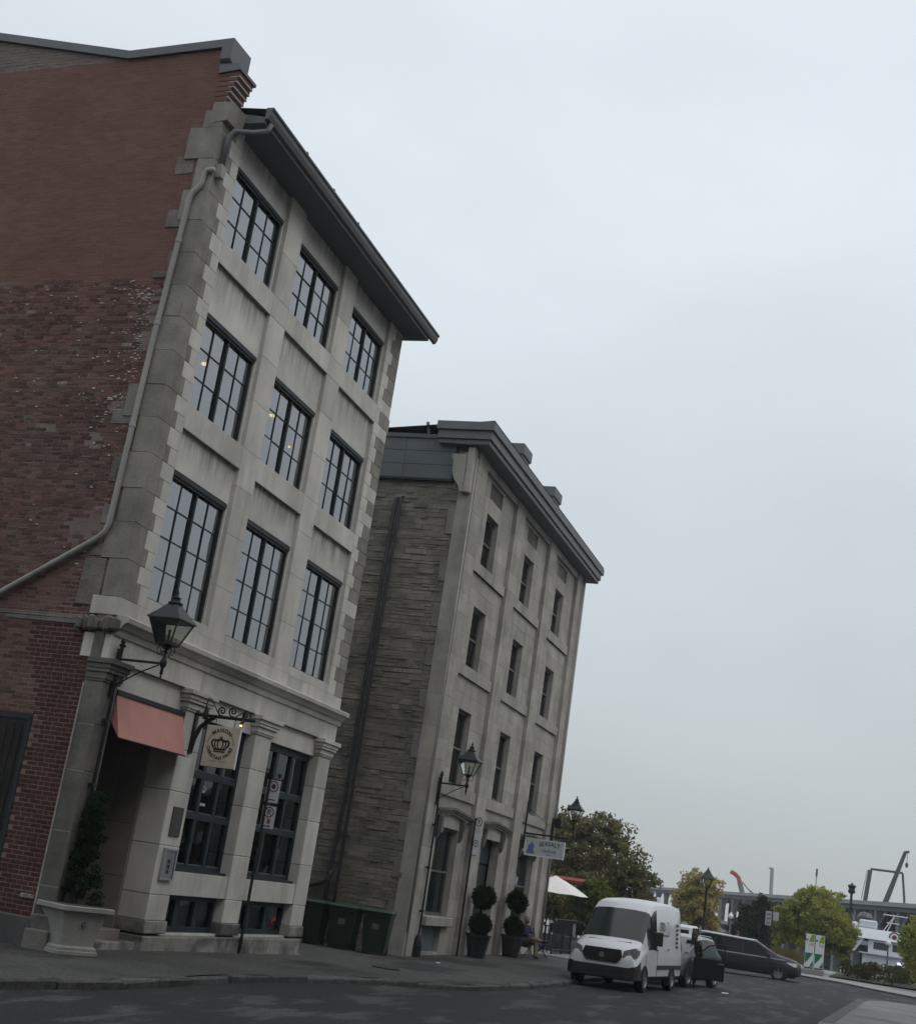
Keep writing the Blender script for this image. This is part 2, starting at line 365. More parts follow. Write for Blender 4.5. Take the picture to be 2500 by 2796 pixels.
# pavement on the near side of the street
near = MB(); no = [(8, -11.3), (17.7, -10.75), (38.5, -11.35), (40.6, -11.9), (41.8, -13.2), (42.6, -16), (44, -40), (8, -40)]
near.add([(x, y, -.99) for x, y in no] + [(x, y, -1.4) for x, y in no], [tuple(range(8))] + [(i, 8+i, 8+(i+1) % 8, (i+1) % 8) for i in range(8)])
nearo = near.build('near_pavement', mat('old_concrete', (.165, .162, .155), .9, mott=(.6, .2), fine=.12, bump=(30, .5), col2=(.11, .108, .103), c2=(.5, .52, .64))); tag(nearo, kind='structure')
for i in range(12):
    x0 = 18.5 + i*1.86
    a_ = Vector((x0, np.interp(x0, [17.7, 38.5, 40.6], [-10.75, -11.35, -11.9]), -.985)); x1 = x0+1.84
    b_ = Vector((x1, np.interp(x1, [17.7, 38.5, 40.6], [-10.75, -11.35, -11.9]), -.985))
    mb = MB(); mb.add([(a_.x, a_.y-.02, -.98), (b_.x, b_.y-.02, -.98), (b_.x, b_.y-.32, -.98), (a_.x, a_.y-.32, -.98), (a_.x, a_.y+.012, -1.3), (b_.x, b_.y+.012, -1.3), (b_.x, b_.y-.32, -1.3), (a_.x, a_.y-.32, -1.3)],
        [(0,1,2,3), (0,4,5,1), (1,5,6,2), (2,6,7,3), (3,7,4,0)])
    mb.build('kerb_stone', kerbM, nearo)
# far pavement and quay beyond the cross street
fk = [(61, 60), (60.6, 5), (60, -7.5), (58.8, -10), (55.6, -11.8), (53.2, -13.9), (48, -18), (46, -60)]
far = MB(); n_ = len(fk); back = [(84, -60), (84, 60)]
pts = fk + back
far.add([(x, y, -1.0) for x, y in pts] + [(x, y, -1.45) for x, y in pts], [tuple(range(len(pts)))] + [(i, len(pts)+i, len(pts)+(i+1) % len(pts), (i+1) % len(pts)) for i in range(len(pts))])
faro = far.build('far_pavement', mat('far_concrete', (.26, .26, .25), .9, mott=(.5, .1), fine=.08)); tag(faro, kind='structure')
for k in range(n_-1):
    (xa, ya), (xb, yb) = fk[k], fk[k+1]; L0 = math.hypot(xb-xa, yb-ya); nn = max(1, int(L0/3))
    if abs(ya) > 30 and abs(yb) > 30: continue
    for q in range(nn):
        t0, t1 = q/nn, (q+1)/nn; pa = Vector((xa+(xb-xa)*t0, ya+(yb-ya)*t0, 0)); pb = Vector((xa+(xb-xa)*t1, ya+(yb-ya)*t1, 0)); dd = pb-pa
        o = mk('kerb_stone', MB().box(0, dd.length-.02, -.02, .28, -.3, .01).mesh('kerb_stone', kerbM), faro, (pa.x, pa.y, -.99)); o.rotation_euler = (0, 0, math.atan2(dd.y, dd.x))
# soil bank, water
soil = mat('planted_soil', (.06, .055, .04), .95, mott=(1, .3), fine=.3)
bank = sheet('planting_bank', [66, 70, 76, 82], [-40, -25, -14, -9.8, -9.2], lambda x, y: -.9 if y < -9.5 else -.985, soil)
wm = mat('river_water', (.05, .065, .07), .12, bump=(.6, .6), spec=.5)
sheet('water', [83, 130, 250, 600, 3000], [-1500, -200, -60, 0, 60, 200, 1500], lambda x, y: -3.4, wm)
qw = MB().box(82.5, 83.5, -400, 400, -5, -1.05).build('quay', conc); tag(qw, kind='structure')
# ============================================================ building with red brick gable and pale three bay front
GA = R(-3.37)
A = thing('corner_building', 'tall pale stone building with red brick gable, nearest on the left', 'building', (4, 0, -.88))
facade = MB()
FP = []                                        # stone pieces of the front
def fb(x0, x1, y0, y1, z0, z1, m_=None, c=.004, back=True):
    g = .0022
    FP.append((x0+g, x1-g, y0, y1, z0+g, z1-g, m_ or stoneA, c, 0, vis((x0+x1)/2, y0, (z0+z1)/2, x1-x0, z1-z0)))
    if back: facade.box(x0+.007, x1-.007, y0+.012, y1-.01, z0, z1)
BX = [0.0, 2.99, 5.98]; RW = 2.27
ZB = [4.92, 8.475, 11.71]; ZT = [7.285, 10.31, 13.31]
piers = [(2.27, 2.99), (5.26, 5.98)]
def split(a, b, n, j=.0):
    q = [a] + [a+(b-a)*i/n + rnd.uniform(-j, j) for i in range(1, n)] + [b]; return list(zip(q[:-1], q[1:]))
# piers
for (x0, x1) in piers:
    for z0, z1 in ((4.73, 5.72), (5.72, 6.75), (6.75, 7.7), (7.7, 8.47), (8.47, 9.45), (9.45, 10.4), (10.4, 11.26), (11.26, 11.71), (11.71, 12.65), (12.65, 13.88)):
        fb(x0, x1, 0, .5, z0, z1)
# sill bands and spandrels
for b in BX:
    for i, (z0, z1) in enumerate(((4.73, 4.92), (8.02, 8.475), (11.26, 11.71))):
        for (a, c_) in split(b, b+RW, 3 if i else 2, .12): fb(a, c_, 0, .5, z0, z1)
    for z0, z1 in ((7.285, 8.02), (10.31, 11.26), (13.31, 13.88)):
        fb(b, b+RW, .085, .5, z0, z1, stoneSp)
    for i in range(3):
        for a, c_ in ((b, b+.07), (b+2.2, b+RW)):
            zm = (ZB[i]+ZT[i])/2+rnd.uniform(-.2, .2)
            fb(a, c_, .085, .5, ZB[i], zm, stoneAlt); fb(a, c_, .085, .5, zm, ZT[i], stoneAlt)
# toothed quoins left and right
QL = []
QG = [(.46 if q % 2 else .34)+rnd.uniform(-.03, .06)+(.2 if rnd.random() < .12 else 0) for q in range(20)]
z = 4.73; q = 0
while z < 13.85:                               # dressed corner stones, two courses of teeth each
    z1 = min(z+(.64 if q % 3 else .68)-.0, 13.88) if False else min(4.73+sum([(.34 if kk % 3 == 0 else .30) for kk in range(2*q+2)]), 13.88)
    FP.append((-.85-rnd.uniform(0, .010), -.42, -.005, QG[q], z+.0015, z1-.0015, stoneQ, .006, .003, vis(-.6, 0, z, .7, .64))); z = z1; q += 1
z = 4.73; k = 0
while z < 13.85:
    h = .3 if k % 3 else .34
    z1 = min(z+h, 13.88); e = -.42 if k % 2 else -.27
    gl_ = .60 if k % 2 else .40
    gl_ += rnd.uniform(-.05, .12)
    if rnd.random() < .18: gl_ += .22
    if e > -.4: FP.append((-.42+.002, e-.003, -.004, .4, z+.003, z1-.003, stoneQ, .008, .002, vis(-.4, 0, z, .15, h)))
    QL.append((z, z1, (QG[k//2] if k//2 < len(QG) else .5)))
    fb(e, 0, 0, .5, z, z1, stoneAlt)
    facade.box(-.84, e, .03, .35, z, z1)
    e2 = 8.50 if k % 2 else 8.66
    fb(8.25, e2, 0, .5, z, z1, stoneAlt)
    FP.append((e2+.003, 9.10+(.07 if k in (10, 21) else 0), -.004, .5, z+.004, z1-.004, stoneQ if rnd.random() < .75 else stoneA, .004, .002, vis(8.8, 0, z, .6, h)))
    facade.box(e2, 9.08, .03, .5, z, z1)
    z = z1; k += 1
# base course, frieze
for a, c_ in split(-.85, 9.1, 13, .12): fb(a, c_, -.01, .5, 4.42, 4.73)
for a, c_ in split(-.85, 9.1, 12, .12): fb(a, c_, -.02, .5, 3.70, 4.10)
# cornice in lengths
for a, c_ in split(-.80, 9.18, 6):
    MB().prism([(.3, 4.10), (-.05, 4.10), (-.07, 4.16), (-.07, 4.21), (-.12, 4.225), (-.17, 4.30), (-.23, 4.325), (-.245, 4.40), (-.20, 4.425), (.3, 4.46)], 0, a+.002, c_-.002).build('cornice_stone', stoneA, A)
# pilasters, capitals
pils = [(-.86, -.40), (1.98, 2.72), (4.96, 5.70), (8.25, 8.92)]
for i, (a, c_) in enumerate(pils):
    dk = stoneDk if i == 0 else stoneA
    y1 = .5 if i else .31
    zs_ = [-.36, .08, .93, 1.88, 2.62, 3.32]
    for z0, z1 in zip(zs_[:-1], zs_[1:]): fb(a, c_, -.06, y1, z0, z1, dk, .012)
    fb(a-.03, c_+.03, -.10, y1+.02, -.58, -.36, dk if i == 0 else plinthM, .015)
    for z0, z1, p_ in ((3.32, 3.36, .025), (3.36, 3.47, .045), (3.47, 3.53, .085), (3.53, 3.61, .105), (3.61, 3.697, .145)):
        mb = MB().box(a-(p_ if i else p_*.5), c_+p_, -.06-p_, y1-.02, z0, z1-.002, .006); mb.build('capital_course', dk, A)
# lintel panels, spandrels and plinth of the ground floor
gfb = [(2.72, 4.96), (5.70, 8.25)]
fb(-.40, 1.98, .06, .5, 3.28, 3.70, stoneA)
for a, c_ in gfb:
    fb(a, c_, .06, .5, 3.28, 3.70, stoneA)
    fb(a, c_, -.03, .45, .09, .51, stoneAlt)
    fb(a, c_, .02, .5, -.62, -.57, stoneAlt)
for a, c_ in split(1.95, 8.95, 4, .3): fb(a, c_, -.11, .5, -1.3, -.62, plinthM, .02)
for a, c_ in split(1.95, 8.95, 4, .3): fb(a, c_, -.145, .1, -1.3, -.86-.012*a, plinthM, .03)
fb(-.95, -.36, -.09, .33, -1.2, -.58, stoneDk, .02)
fo = facade.build('facade', joint, A)
LA = wloc(fo)
emit_pieces([(b[0]-LA.x, b[1]-LA.x, b[2]-LA.y, b[3]-LA.y, b[4]-LA.z, b[5]-LA.z, *b[6:]) for b in FP], 'stone_block', fo, 300)

# ---- windows
def upper_window(x0, x1, z0, z1, yf, rows, parent, lamps=()):
    fr = MB(); t = .048; mw = .055; xm = (x0+x1)/2
    fr.box(x0, x0+t, yf, yf+.09, z0, z1); fr.box(x1-t, x1, yf, yf+.09, z0, z1)
    fr.box(x0+t, x1-t, yf, yf+.09, z0, z0+t); fr.box(x0+t, x1-t, yf, yf+.09, z1-.09, z1)
    fr.box(x0+t, x1-t, yf-.035, yf-.002, z1-.15, z1-.06); fr.box(x0+.01, x1-.01, yf-.06, yf-.037, z1-.10, z1-.02)
    fr.box(xm-mw/2, xm+mw/2, yf-.012, yf+.088, z0+t, z1-.09)
    w = fr.build('window', frameM, parent)
    bars = MB(); bt = .011; zt = z1-.09
    for s in (0, 1):
        a = x0+t if s == 0 else xm+mw/2; c_ = xm-mw/2 if s == 0 else x1-t
        mid = (a+c_)/2
        bars.box(mid-bt, mid+bt, yf+.02, yf+.055, z0+t, zt)
        for r in range(1, rows):
            zz = z0+t+(zt-z0-t)*r/rows; bars.box(a, mid-bt, yf+.022, yf+.053, zz-bt, zz+bt); bars.box(mid+bt, c_, yf+.022, yf+.053, zz-bt, zz+bt)
        for q, (p0, p1) in enumerate(((a, mid), (mid, c_))):
            for r in range(rows):
                za = z0+t+(zt-z0-t)*r/rows; zb = z0+t+(zt-z0-t)*(r+1)/rows; tl = rnd.uniform(-.004, .004); tz = rnd.uniform(-.005, .005)
                MB().add([(p0+.003, yf+.036+tl, za+.003), (p1-.003, yf+.036-tl, za+.003), (p1-.003, yf+.036-tl+tz, zb-.003), (p0+.003, yf+.036+tl+tz, zb-.003)], [(0,1,2,3)]).build('pane', glassU, w)
    bars.build('glazing_bar', frameM, w)
    # sheer curtains with folds
    for a, c_ in ((x0-.05, xm+.02), (xm+.0, x1+.40)):
        cm = MB(); n = 36; ph = rnd.uniform(0, 6)
        for k in range(n+1):
            xx = a+(c_-a)*k/n; yy = yf+.15+.022*math.sin(k*1.25+ph)+.012*math.sin(k*.5+ph*2)
            cm.v += [(xx, yy, z0-.05), (xx, yy+.01, z1+.05)]
        cm.f = [(2*k, 2*k+2, 2*k+3, 2*k+1) for k in range(n)]
        cm.build('curtain', sheerM, w, smooth=True)
    rm = MB(); X0, X1, Y1, Z0, Z1 = x0-.25, x1+.5, yf+2.4, z0-.3, z1+.12
    rm.add([(X0, yf+.12, Z0), (X1, yf+.12, Z0), (X1, Y1, Z0), (X0, Y1, Z0), (X0, yf+.12, Z1), (X1, yf+.12, Z1), (X1, Y1, Z1), (X0, Y1, Z1)], [(0,1,2,3), (4,7,6,5), (0,3,7,4), (1,5,6,2), (3,2,6,7)])
    rm.build('room', roomM, w)
    return w
for bi, b in enumerate(BX):
    for i in range(3):
        upper_window(b+.07, b+2.2, ZB[i], ZT[i], .125, 4 if i == 0 else 3, A)
# ceiling lamps seen through the second row of windows
for (x, z, y, r_, lab) in ((1.10, 9.69, .52, .07, 'round warm ceiling lamp behind the window nearest the brick gable'), (4.12, 9.82, .52, .07, 'round warm ceiling lamp behind the middle window of the second row'), (5.05, 9.46, .47, .025, 'tiny warm spot lamp low in the middle window of the second row')):
    tag(MB().lathe([(.0, .02), (r_*.8, .018), (r_, .0), (r_*.9, -.016), (0, -.02)], (x, y, z), 16).build('ceiling_lamp', lampW), lab, 'lamp', 'lamps behind the upper windows')
# ---- ground floor shop windows (three columns, three rows) and basement lights
def shop_window(x0, x1, z0, z1, yf, parent):
    fr = MB(); t = .10
    fr.box(x0, x0+t, yf, yf+.1, z0, z1); fr.box(x1-t, x1, yf, yf+.1, z0, z1); fr.box(x0+t, x1-t, yf, yf+.1, z0, z0+.13); fr.box(x0+t, x1-t, yf, yf+.1, z1-.14, z1)
    fr.box(x0, x1, yf-.13, yf-.002, z0+.002, z0+.05)
    rows = [z0+.13, z0+1.02, z0+1.78, z1-.14]; cols = [x0+t, x0+(x1-x0)*.36, x0+(x1-x0)*.67, x1-t]
    for z_ in rows[1:3]: fr.box(x0+t, x1-t, yf-.02, yf+.09, z_-.065, z_+.065)
    w = fr.build('window', frameM, parent)
    for c_ in cols[1:3]:
        for r in range(3): MB().box(c_-.06, c_+.06, yf-.004, yf+.085, rows[r]+(.065 if r else 0), rows[r+1]-(.065 if r < 2 else 0)).build('mullion', frameM, w)
    for i in range(3):
        for j in range(3):
            a, c_ = cols[i]+(.06 if i else 0), cols[i+1]-(.06 if i < 2 else 0); za, zb = rows[j]+(.065 if j else 0), rows[j+1]-(.065 if j < 2 else 0)
            tl = rnd.uniform(-.003, .003)
            MB().add([(a, yf+.05+tl, za), (c_, yf+.05-tl, za), (c_, yf+.05-tl, zb), (a, yf+.05+tl, zb)], [(0,1,2,3)]).build('pane', glassD, w)
            MB().box(a, c_, yf+.02, yf+.048, za, za+.018).build('glazing_bead', mat('worn_glazing_bead', (.13, .14, .14), .6), w)
    rm = MB(); X0, X1, Y0, Y1, Z0, Z1 = x0-.02, x1+.02, yf+.11, yf+2.5, z0-.05, z1+.02
    rm.add([(X0, Y0, Z0), (X1, Y0, Z0), (X1, Y1, Z0), (X0, Y1, Z0), (X0, Y0, Z1), (X1, Y0, Z1), (X1, Y1, Z1), (X0, Y1, Z1)], [(0,1,2,3), (4,7,6,5), (0,3,7,4), (1,5,6,2), (3,2,6,7)])
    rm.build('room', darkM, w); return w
for a, c_ in gfb: shop_window(a+.01, c_-.01, .51, 3.28, .17, A)
# gilded figures on the display shelf
gold = mat('gilt_ornament', (.30, .19, .06), .5, mott=(9, .4), metal=.3); pale = mat('plaster_ornament', (.22, .22, .21), .8, mott=(9, .3)); orng = mat('orange_ornament', (.30, .12, .04), .6, mott=(9, .3))
for x, m_, h, lab in ((3.55, gold, .62, 'gilded bust on the shelf of the shop window beside the hanging sign'), (4.35, orng, .55, 'orange bust on the shelf of the shop window beside the hanging sign'), (6.45, pale, .5, 'pale bust behind the parking sign in the shop window'), (7.35, pale, .6, 'pale bust in the shop window nearest the alley')):
    tag(MB().lathe([(.13, 0), (.12, .05*h), (.06, .12*h), (.05, .22*h), (.15, .38*h), (.17, .5*h), (.07, .62*h), (.10, .74*h), (.11, .84*h), (.07, .95*h), (.02, h)], (x, .48, .66), 12).build('display_bust', m_, smooth=True), lab, 'ornament', 'busts in the shop windows')
bz = (-.57, .09)
for a, c_ in gfb:
    fr = MB(); yf = .15
    fr.box(a, c_, yf, yf+.1, bz[1]-.10, bz[1]); fr.box(a, c_, yf, yf+.1, bz[0], bz[0]+.10)
    cw = [a, a+(c_-a)*.32, a+(c_-a)*.66, c_]
    for i, q in enumerate(cw): fr.box(max(a, q-.08), min(c_, q+.08), yf-.004, yf+.104, bz[0]+.1, bz[1]-.1)
    w = fr.build('basement_window', frameM, A)
    for i in range(3): MB().add([(cw[i]+.08, yf+.05, bz[0]+.1), (cw[i+1]-.08, yf+.05, bz[0]+.1), (cw[i+1]-.08, yf+.05, bz[1]-.1), (cw[i]+.08, yf+.05, bz[1]-.1)], [(0,1,2,3)]).build('pane', glassD, w)
    MB().add([(a, yf+.13, bz[0]), (c_, yf+.13, bz[0]), (c_, yf+.13, bz[1]), (a, yf+.13, bz[1])], [(0,1,2,3)]).build('blind', mat('basement_blind', (.45, .50, .51), .8, mott=(1, .1)), w)
tag(MB().tube([(7.55, .10, -.42), (7.6, .10, -.3), (7.72, .10, -.24), (7.85, .10, -.34)], [.012, .04, .045, .015], 8).build('fabric_flower', mat('red_fabric', (.16, .03, .018), .8, mott=(12, .4)), smooth=True), 'red fabric flower in the basement window nearest the alley', 'flower')
# ---- entrance recess
er = MB()
er.box(-.40, 1.98, 1.62, 1.8, -.95, 3.28); er.box(-.42, -.40, .32, 1.62, -.95, 3.28)
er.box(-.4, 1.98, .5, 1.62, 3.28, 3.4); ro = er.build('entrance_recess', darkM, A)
LR = wloc(ro)
for i, (z0, z1) in enumerate(((-.62, .30), (.30, 1.2), (1.2, 2.1), (2.1, 3.28))):
    for y0, y1 in ((.5, 1.05), (1.05, 1.62)): MB().box(1.94, 1.985, y0+.004, y1-.004, z0+.004, z1-.004, .006).build('wall_panel', entryM, ro)
MB().box(1.975, 2.02, .5, 1.62, -.95, 3.28).build('recess_side', entryM, ro)
for k in range(3): MB().box(-.40, 1.972, .02+.34*k, 1.62, -.9+.16*k-.1, -.9+.16*(k+1), .012).build('step', plinthM if k == 0 else entryM, ro)
d = MB().box(.05, 1.35, 1.52, 1.60, -.40, 2.4, .01).build('door', frameM, A)
for za, zb in ((.0, .9), (1.1, 2.15)): MB().box(.2, 1.2, 1.505, 1.517, za, zb).build('door_panel', blackM, d)
MB().tube([(1.2, 1.50, .35), (1.2, 1.45, .38), (1.2, 1.45, .72), (1.2, 1.50, .75)], .014, 6).build('handle', mat('brass', (.35, .25, .1), .35, metal=.8), d)
# ---- eaves, gutter, roof
ev = MB().prism([(.1, 13.88), (-.58, 13.88), (-.58, 14.0), (.1, 14.12)], 0, -.40, 9.38).build('soffit', zincD, A)
fa = MB().prism([(-.582, 13.94), (-.65, 13.96), (-.69, 14.04), (-.70, 14.13), (-.73, 14.14), (-.73, 14.18), (-.582, 14.18)], 0, -.42, 9.72).build('gutter', zinc, A)
for x in (1.2, 2.6, 4.0): MB().box(x, x+.06, -.70, -.55, 14.212, 14.25).build('gutter_clip', zinc, fa)
MB().box(9.10, 9.42, -.55, .6, 13.90, 14.18).build('eave_return', zincD, A)
MB().add([(-.36, -.55, 14.2), (9.4, -.55, 14.2), (9.4, 7.5, 14.9), (-.36, 7.5, 14.9), (9.4, 15.5, 14.2), (-.36, 15.5, 14.2), (9.4, 15.5, 13.9), (-.36, 15.5, 13.9), (9.4, -.55, 13.98), (-.36, -.55, 13.98)],
         [(0,1,2,3), (3,2,4,5), (9,7,6,8)]).build('roof', roofM, A)
MB().add([(9.08, .45, -1.2), (9.08, 15, -1.2), (9.08, 15, 14.3), (9.08, 7.5, 14.8), (9.08, .45, 14.1)], [(0,1,2,3,4)]).build('side_wall', stoneB, A)
MB().box(-.3, 9.0, 2.95, 15, -1.2, 14).build('core_wall', darkM, A)

# ---- brick gable
gable = MB()
roofline = [(0.0, 15.22), (2.4, 15.20), (5.77, 15.97), (8.2, 16.5), (10, 16.1), (13, 15.3)]
gp = [(0.06, -1.2)] + [(u, z_) for u, z_ in [(0.06, 14.78), (.13, 14.78), (0.13, 15.2)] + roofline[1:]] + [(13, -1.2)]
gable.prism(gp, 0, .0, .48)
go = gable.build('gable_wall', mortar, A, world=False, loc=(-.85+.008-4, 0, .88)); go.rotation_euler = (0, 0, GA)
Z0G = -.0
def rl(u): return float(np.interp(u, [p_[0] for p_ in roofline], [p_[1] for p_ in roofline]))
bricks = []
brickG = mat('greyed_brick', (.175, .145, .135), .93, var=.1, mott=(.7, .1), fine=.08, island=True)
from mathutils import noise as mnoise
CH = .0735; BL = .218
row = 0; z = -.42
while z < 16.6:
    hi = z+CH
    ql = [g for (a, b_, g) in QL if a <= z+.03 < b_]
    us = (ql[0]+.03) if ql else .34
    if z < 3.6: us = .315
    elif z < 4.35: us = .32
    elif z > 14.75: us = .14
    elif z > 13.85: us = .07
    us += abs(mnoise.noise((z*1.7, 3.1, 0)))*(.32 if 5 < z < 11 else .1) if z > 4.4 and z < 13.8 else 0
    stretch = BL*(1.0 if z < 10.45 else .98)
    u = us; first = True
    off = (row % 2)*BL*.5
    if 5 < z < 10.5 and row % 5 == 0: off += .06
    while u < 11:
        L_ = BL if not first else BL-off if off < BL*.9 else BL
        first = False
        if row % 6 == 3 and z < 10.4: L_ = BL*.52 if L_ > BL*.4 else L_
        u1 = u+L_
        um = (u+u1)/2
        if hi > rl(um)-.02: u = u1; continue
        if 1.18 < um < 3.6 and z < 2.58: u = u1; continue         # gate opening
        n1 = mnoise.noise((um*1.3, z*1.9, 5.5)); n2 = mnoise.noise((um*4.3, z*7.9, 1.5))
        if z > 15.16: m_ = brickG
        elif z > 10.47: m_ = brickU
        elif z < 4.3 and um < 1.3+.25*math.sin(z*2): m_ = brickD
        else: m_ = brickM
        near_edge = max(0, 1-(um-us)/.75)
        if z <= 10.47 and z > 4.3 and rnd.random() < .006+.13*near_edge*(1 if 6.5 < z < 10.45 else .15)*(n1+.4)*.4: m_ = brickW
        if 10.2 < z < 10.5 and rnd.random() < .07: m_ = brickW
        miss = (4.4 < z < 10.3 and n1+near_edge*.5 > .66 and rnd.random() < .7)
        if not miss:
            pj = rnd.uniform(-.004, .006) if m_ is not brickU else rnd.uniform(-.0015, .002)
            ee = .0045 if m_ is brickU else (.0065 if m_ is brickD else .007)
            jz = 0 if m_ in (brickU, brickD) else rnd.uniform(-.004, .004)
            wx = -.85+.0588*um
            bricks.append(((-.0022 if m_ is brickU else -.004)-pj*.7, .03, u+ee, u1-ee, z+ee+jz, hi-ee+jz, m_, .004 if m_ is not brickM else .006, 0, vis(wx, um, z, u1-u, CH)))
        u = u1
    z = hi; row += 1
emit_pieces(bricks, 'brick', go, 300, rest_name='brick_courses')
fl = MB()                                     # old flecks of limewash left on the brick near the pipe
for k in range(420):
    z_ = rnd.choice((rnd.gauss(10.2, .22), rnd.gauss(9.3, .6), rnd.gauss(8.15, .35), rnd.uniform(5, 10.4))); u_ = .62+abs(rnd.gauss(0, .35)) if rnd.random() < .7 else rnd.uniform(.7, 4.5)
    if z_ > 10.55 or z_ < 4.6: continue
    if rnd.random() > .35 and mnoise.noise((u_*2, z_*3, 7)) < 0: continue
    w_ = rnd.uniform(.012, .075); h_ = rnd.uniform(.008, .028); fl.box(-.013, .0, u_, u_+w_, z_, z_+h_, .003, .004)
tag(fl.build('limewash_flecks', mat('limewash', (.42, .39, .36), .95, var=.3, island=True), go, world=False), kind='stuff')
# render patches, broken stone ledge, plinth
for (u0, u1, z0, z1, m_) in ((.42, .80, 12.60, 12.95, render_), (.3, .74, 11.52, 11.86, render_), (.44, .76, 10.52, 10.66, stoneDk), (.40, .95, 7.75, 8.02, render_), (.45, .72, 6.7, 7.15, render_), (.42, .70, 5.95, 6.3, render_), (.45, .75, 5.4, 5.62, render_), (.40, .82, 4.55, 5.35, render_), (.62, 2.6, 4.30, 4.37, render_), (.7, 2.2, 4.22, 4.30, render_)):
    MB().box(-.026, .02, u0, u1, z0, z1, .012, .012).build('render_patch', m_, go, world=False)
lg = MB()
for k in range(9):
    u0 = -.10+k*.08; lg.box(-.13-.05*math.sin(k*1.7), .1, u0, u0+.1, 4.16-.03*abs(math.sin(k*2.1)), 4.36+.03*math.sin(k*1.3), .03, .015)
lg.build('broken_ledge', stoneDk, go, world=False)
for z_ in (3.72, 3.80, 3.88, 3.96): MB().box(-.02, .05, .13, .27, z_+.01, z_+.065, .008).build('exposed_brick', brickD, go, world=False)
MB().box(-.03, .02, .10, .31, 3.66, 4.12, .01, .008).build('render_patch', render_, go, world=False)
MB().box(-.07, .05, .26, 11, -1.2, -.42, .02).build('gable_plinth', mat('dark_concrete', (.075, .073, .07), .95, mott=(1, .25), fine=.15, bump=(20, .6)), go, world=False)
MB().box(-.045, .0, .285, .312, -.42, 3.28).build('mortar_strip', mat('pale_mortar', (.30, .28, .26), .95, mott=(6, .25)), go, world=False)
MB().box(-.03, .02, .36, .62, -.16, -.09, .01).build('pale_brick', brickW, go, world=False)
# gate in the gable
gt = MB()
gt.box(-.02, .05, 1.16, 1.24, -.42, 2.62); gt.box(-.02, .05, 3.56, 3.64, -.42, 2.62); gt.box(-.02, .05, 1.16, 3.64, 2.58, 2.68)
g_ = gt.build('gate_frame', frameM, go, world=False)
MB().box(-.008, -.001, 1.24, 3.56, -.42, 2.58).build('gate_panel', darkM, go, world=False)
for k in range(16): MB().tube([(-.03, 1.32+k*.15, -.4), (-.03, 1.32+k*.15, 2.5)], .012, 6).build('gate_bar', blackM, go, world=False)
# zinc coping
cp = MB()
pl = [(0.10, 15.24), (2.4, 15.20), (5.77, 15.97), (8.2, 16.5), (10, 16.1), (13, 15.3)]
for (ua, za), (ub, zb) in zip(pl[:-1], pl[1:]):
    cp.add([(x_, u_, z_+dz) for x_ in (-.07, .56) for (u_, z_) in ((ua, za), (ub, zb)) for dz in (-.03, .14)], [(0,1,3,2), (4,6,7,5), (1,5,7,3), (0,2,6,4), (0,4,5,1), (2,3,7,6)])
cp.build('coping', zinc, go, world=False)
MB().prism([(-.075, 15.37), (.56, 15.37), (.56, 14.92), (.12, 14.84), (-.05, 14.92), (-.075, 14.95)], 1, .09, .32).build('coping_end', zinc, go, world=False)
# stepped brick corbel carrying the parapet end
MB().prism([(.3, 14.84), (-.08, 14.84), (-.16, 14.76), (-.16, 14.70), (.3, 14.66)], 0, -.05, .55).build('corbel_cap', zinc, go, world=False)
for k in range(6):
    z1 = 14.68-k*.105; o_ = -.13+k*.04
    MB().box(-.012, .50, o_, .30, z1-.075, z1, .006).build('corbel_brick', brickU, go, world=False)
    MB().box(.0, .49, o_-.012, .28, z1-.103, z1-.077).build('corbel_mortar', mat('pale_pointing', (.36, .34, .33), .95), go, world=False)
MB().add([(-.03, -.10, 13.66), (.46, -.10, 13.66), (.46, .26, 13.62), (-.03, .26, 13.62), (-.035, -.16, 14.02), (.48, -.16, 14.02), (.48, .26, 14.06), (-.035, .26, 14.06)], [(0,3,2,1), (4,5,6,7), (0,1,5,4), (1,2,6,5), (2,3,7,6), (3,0,4,7)]).build('corbel_stone', stoneQ, go, world=False)
# rain pipe: gutter outlet, elbow, hopper, long run down the gable
p1 = MB().tube([(-.25, -.64, 13.93), (-.27, -.60, 13.78), (-.42, -.40, 13.66), (-.66, -.16, 13.55), (-.70, -.09, 13.42), (-.70, -.08, 12.78)], .052, 10).build('drain_pipe', zinc, A, smooth=True)
MB().prism([(-.76, 12.56), (-.64, 12.56), (-.60, 12.80), (-.80, 12.80)], 1, -.14, -.01).build('hopper', pipeM, p1)
pth = [(-.05, -.075, 12.62), (-.05, .06, 12.62), (-.055, .11, 12.55), (-.06, .12, 12.38), (-.07, .16, 12.28), (-.085, .24, 12.18), (-.09, .29, 12.06), (-.09, .40, 9.2), (-.09, .455, 5.95), (-.09, .50, 5.80), (-.09, .62, 5.68), (-.09, 2.4, 4.60), (-.09, 6.0, 2.55)]
p2 = MB().tube(pth, .052, 10).build('down_pipe', pipeM, go, smooth=True, world=False)
for z_, u_ in ((11.2, .325), (9.6, .387), (7.7, .425)): MB().lathe([(.056, -.03), (.062, -.03), (.062, .03), (.056, .03)], (-.09, u_, z_), 10).build('pipe_clip', pipeM, go, world=False)
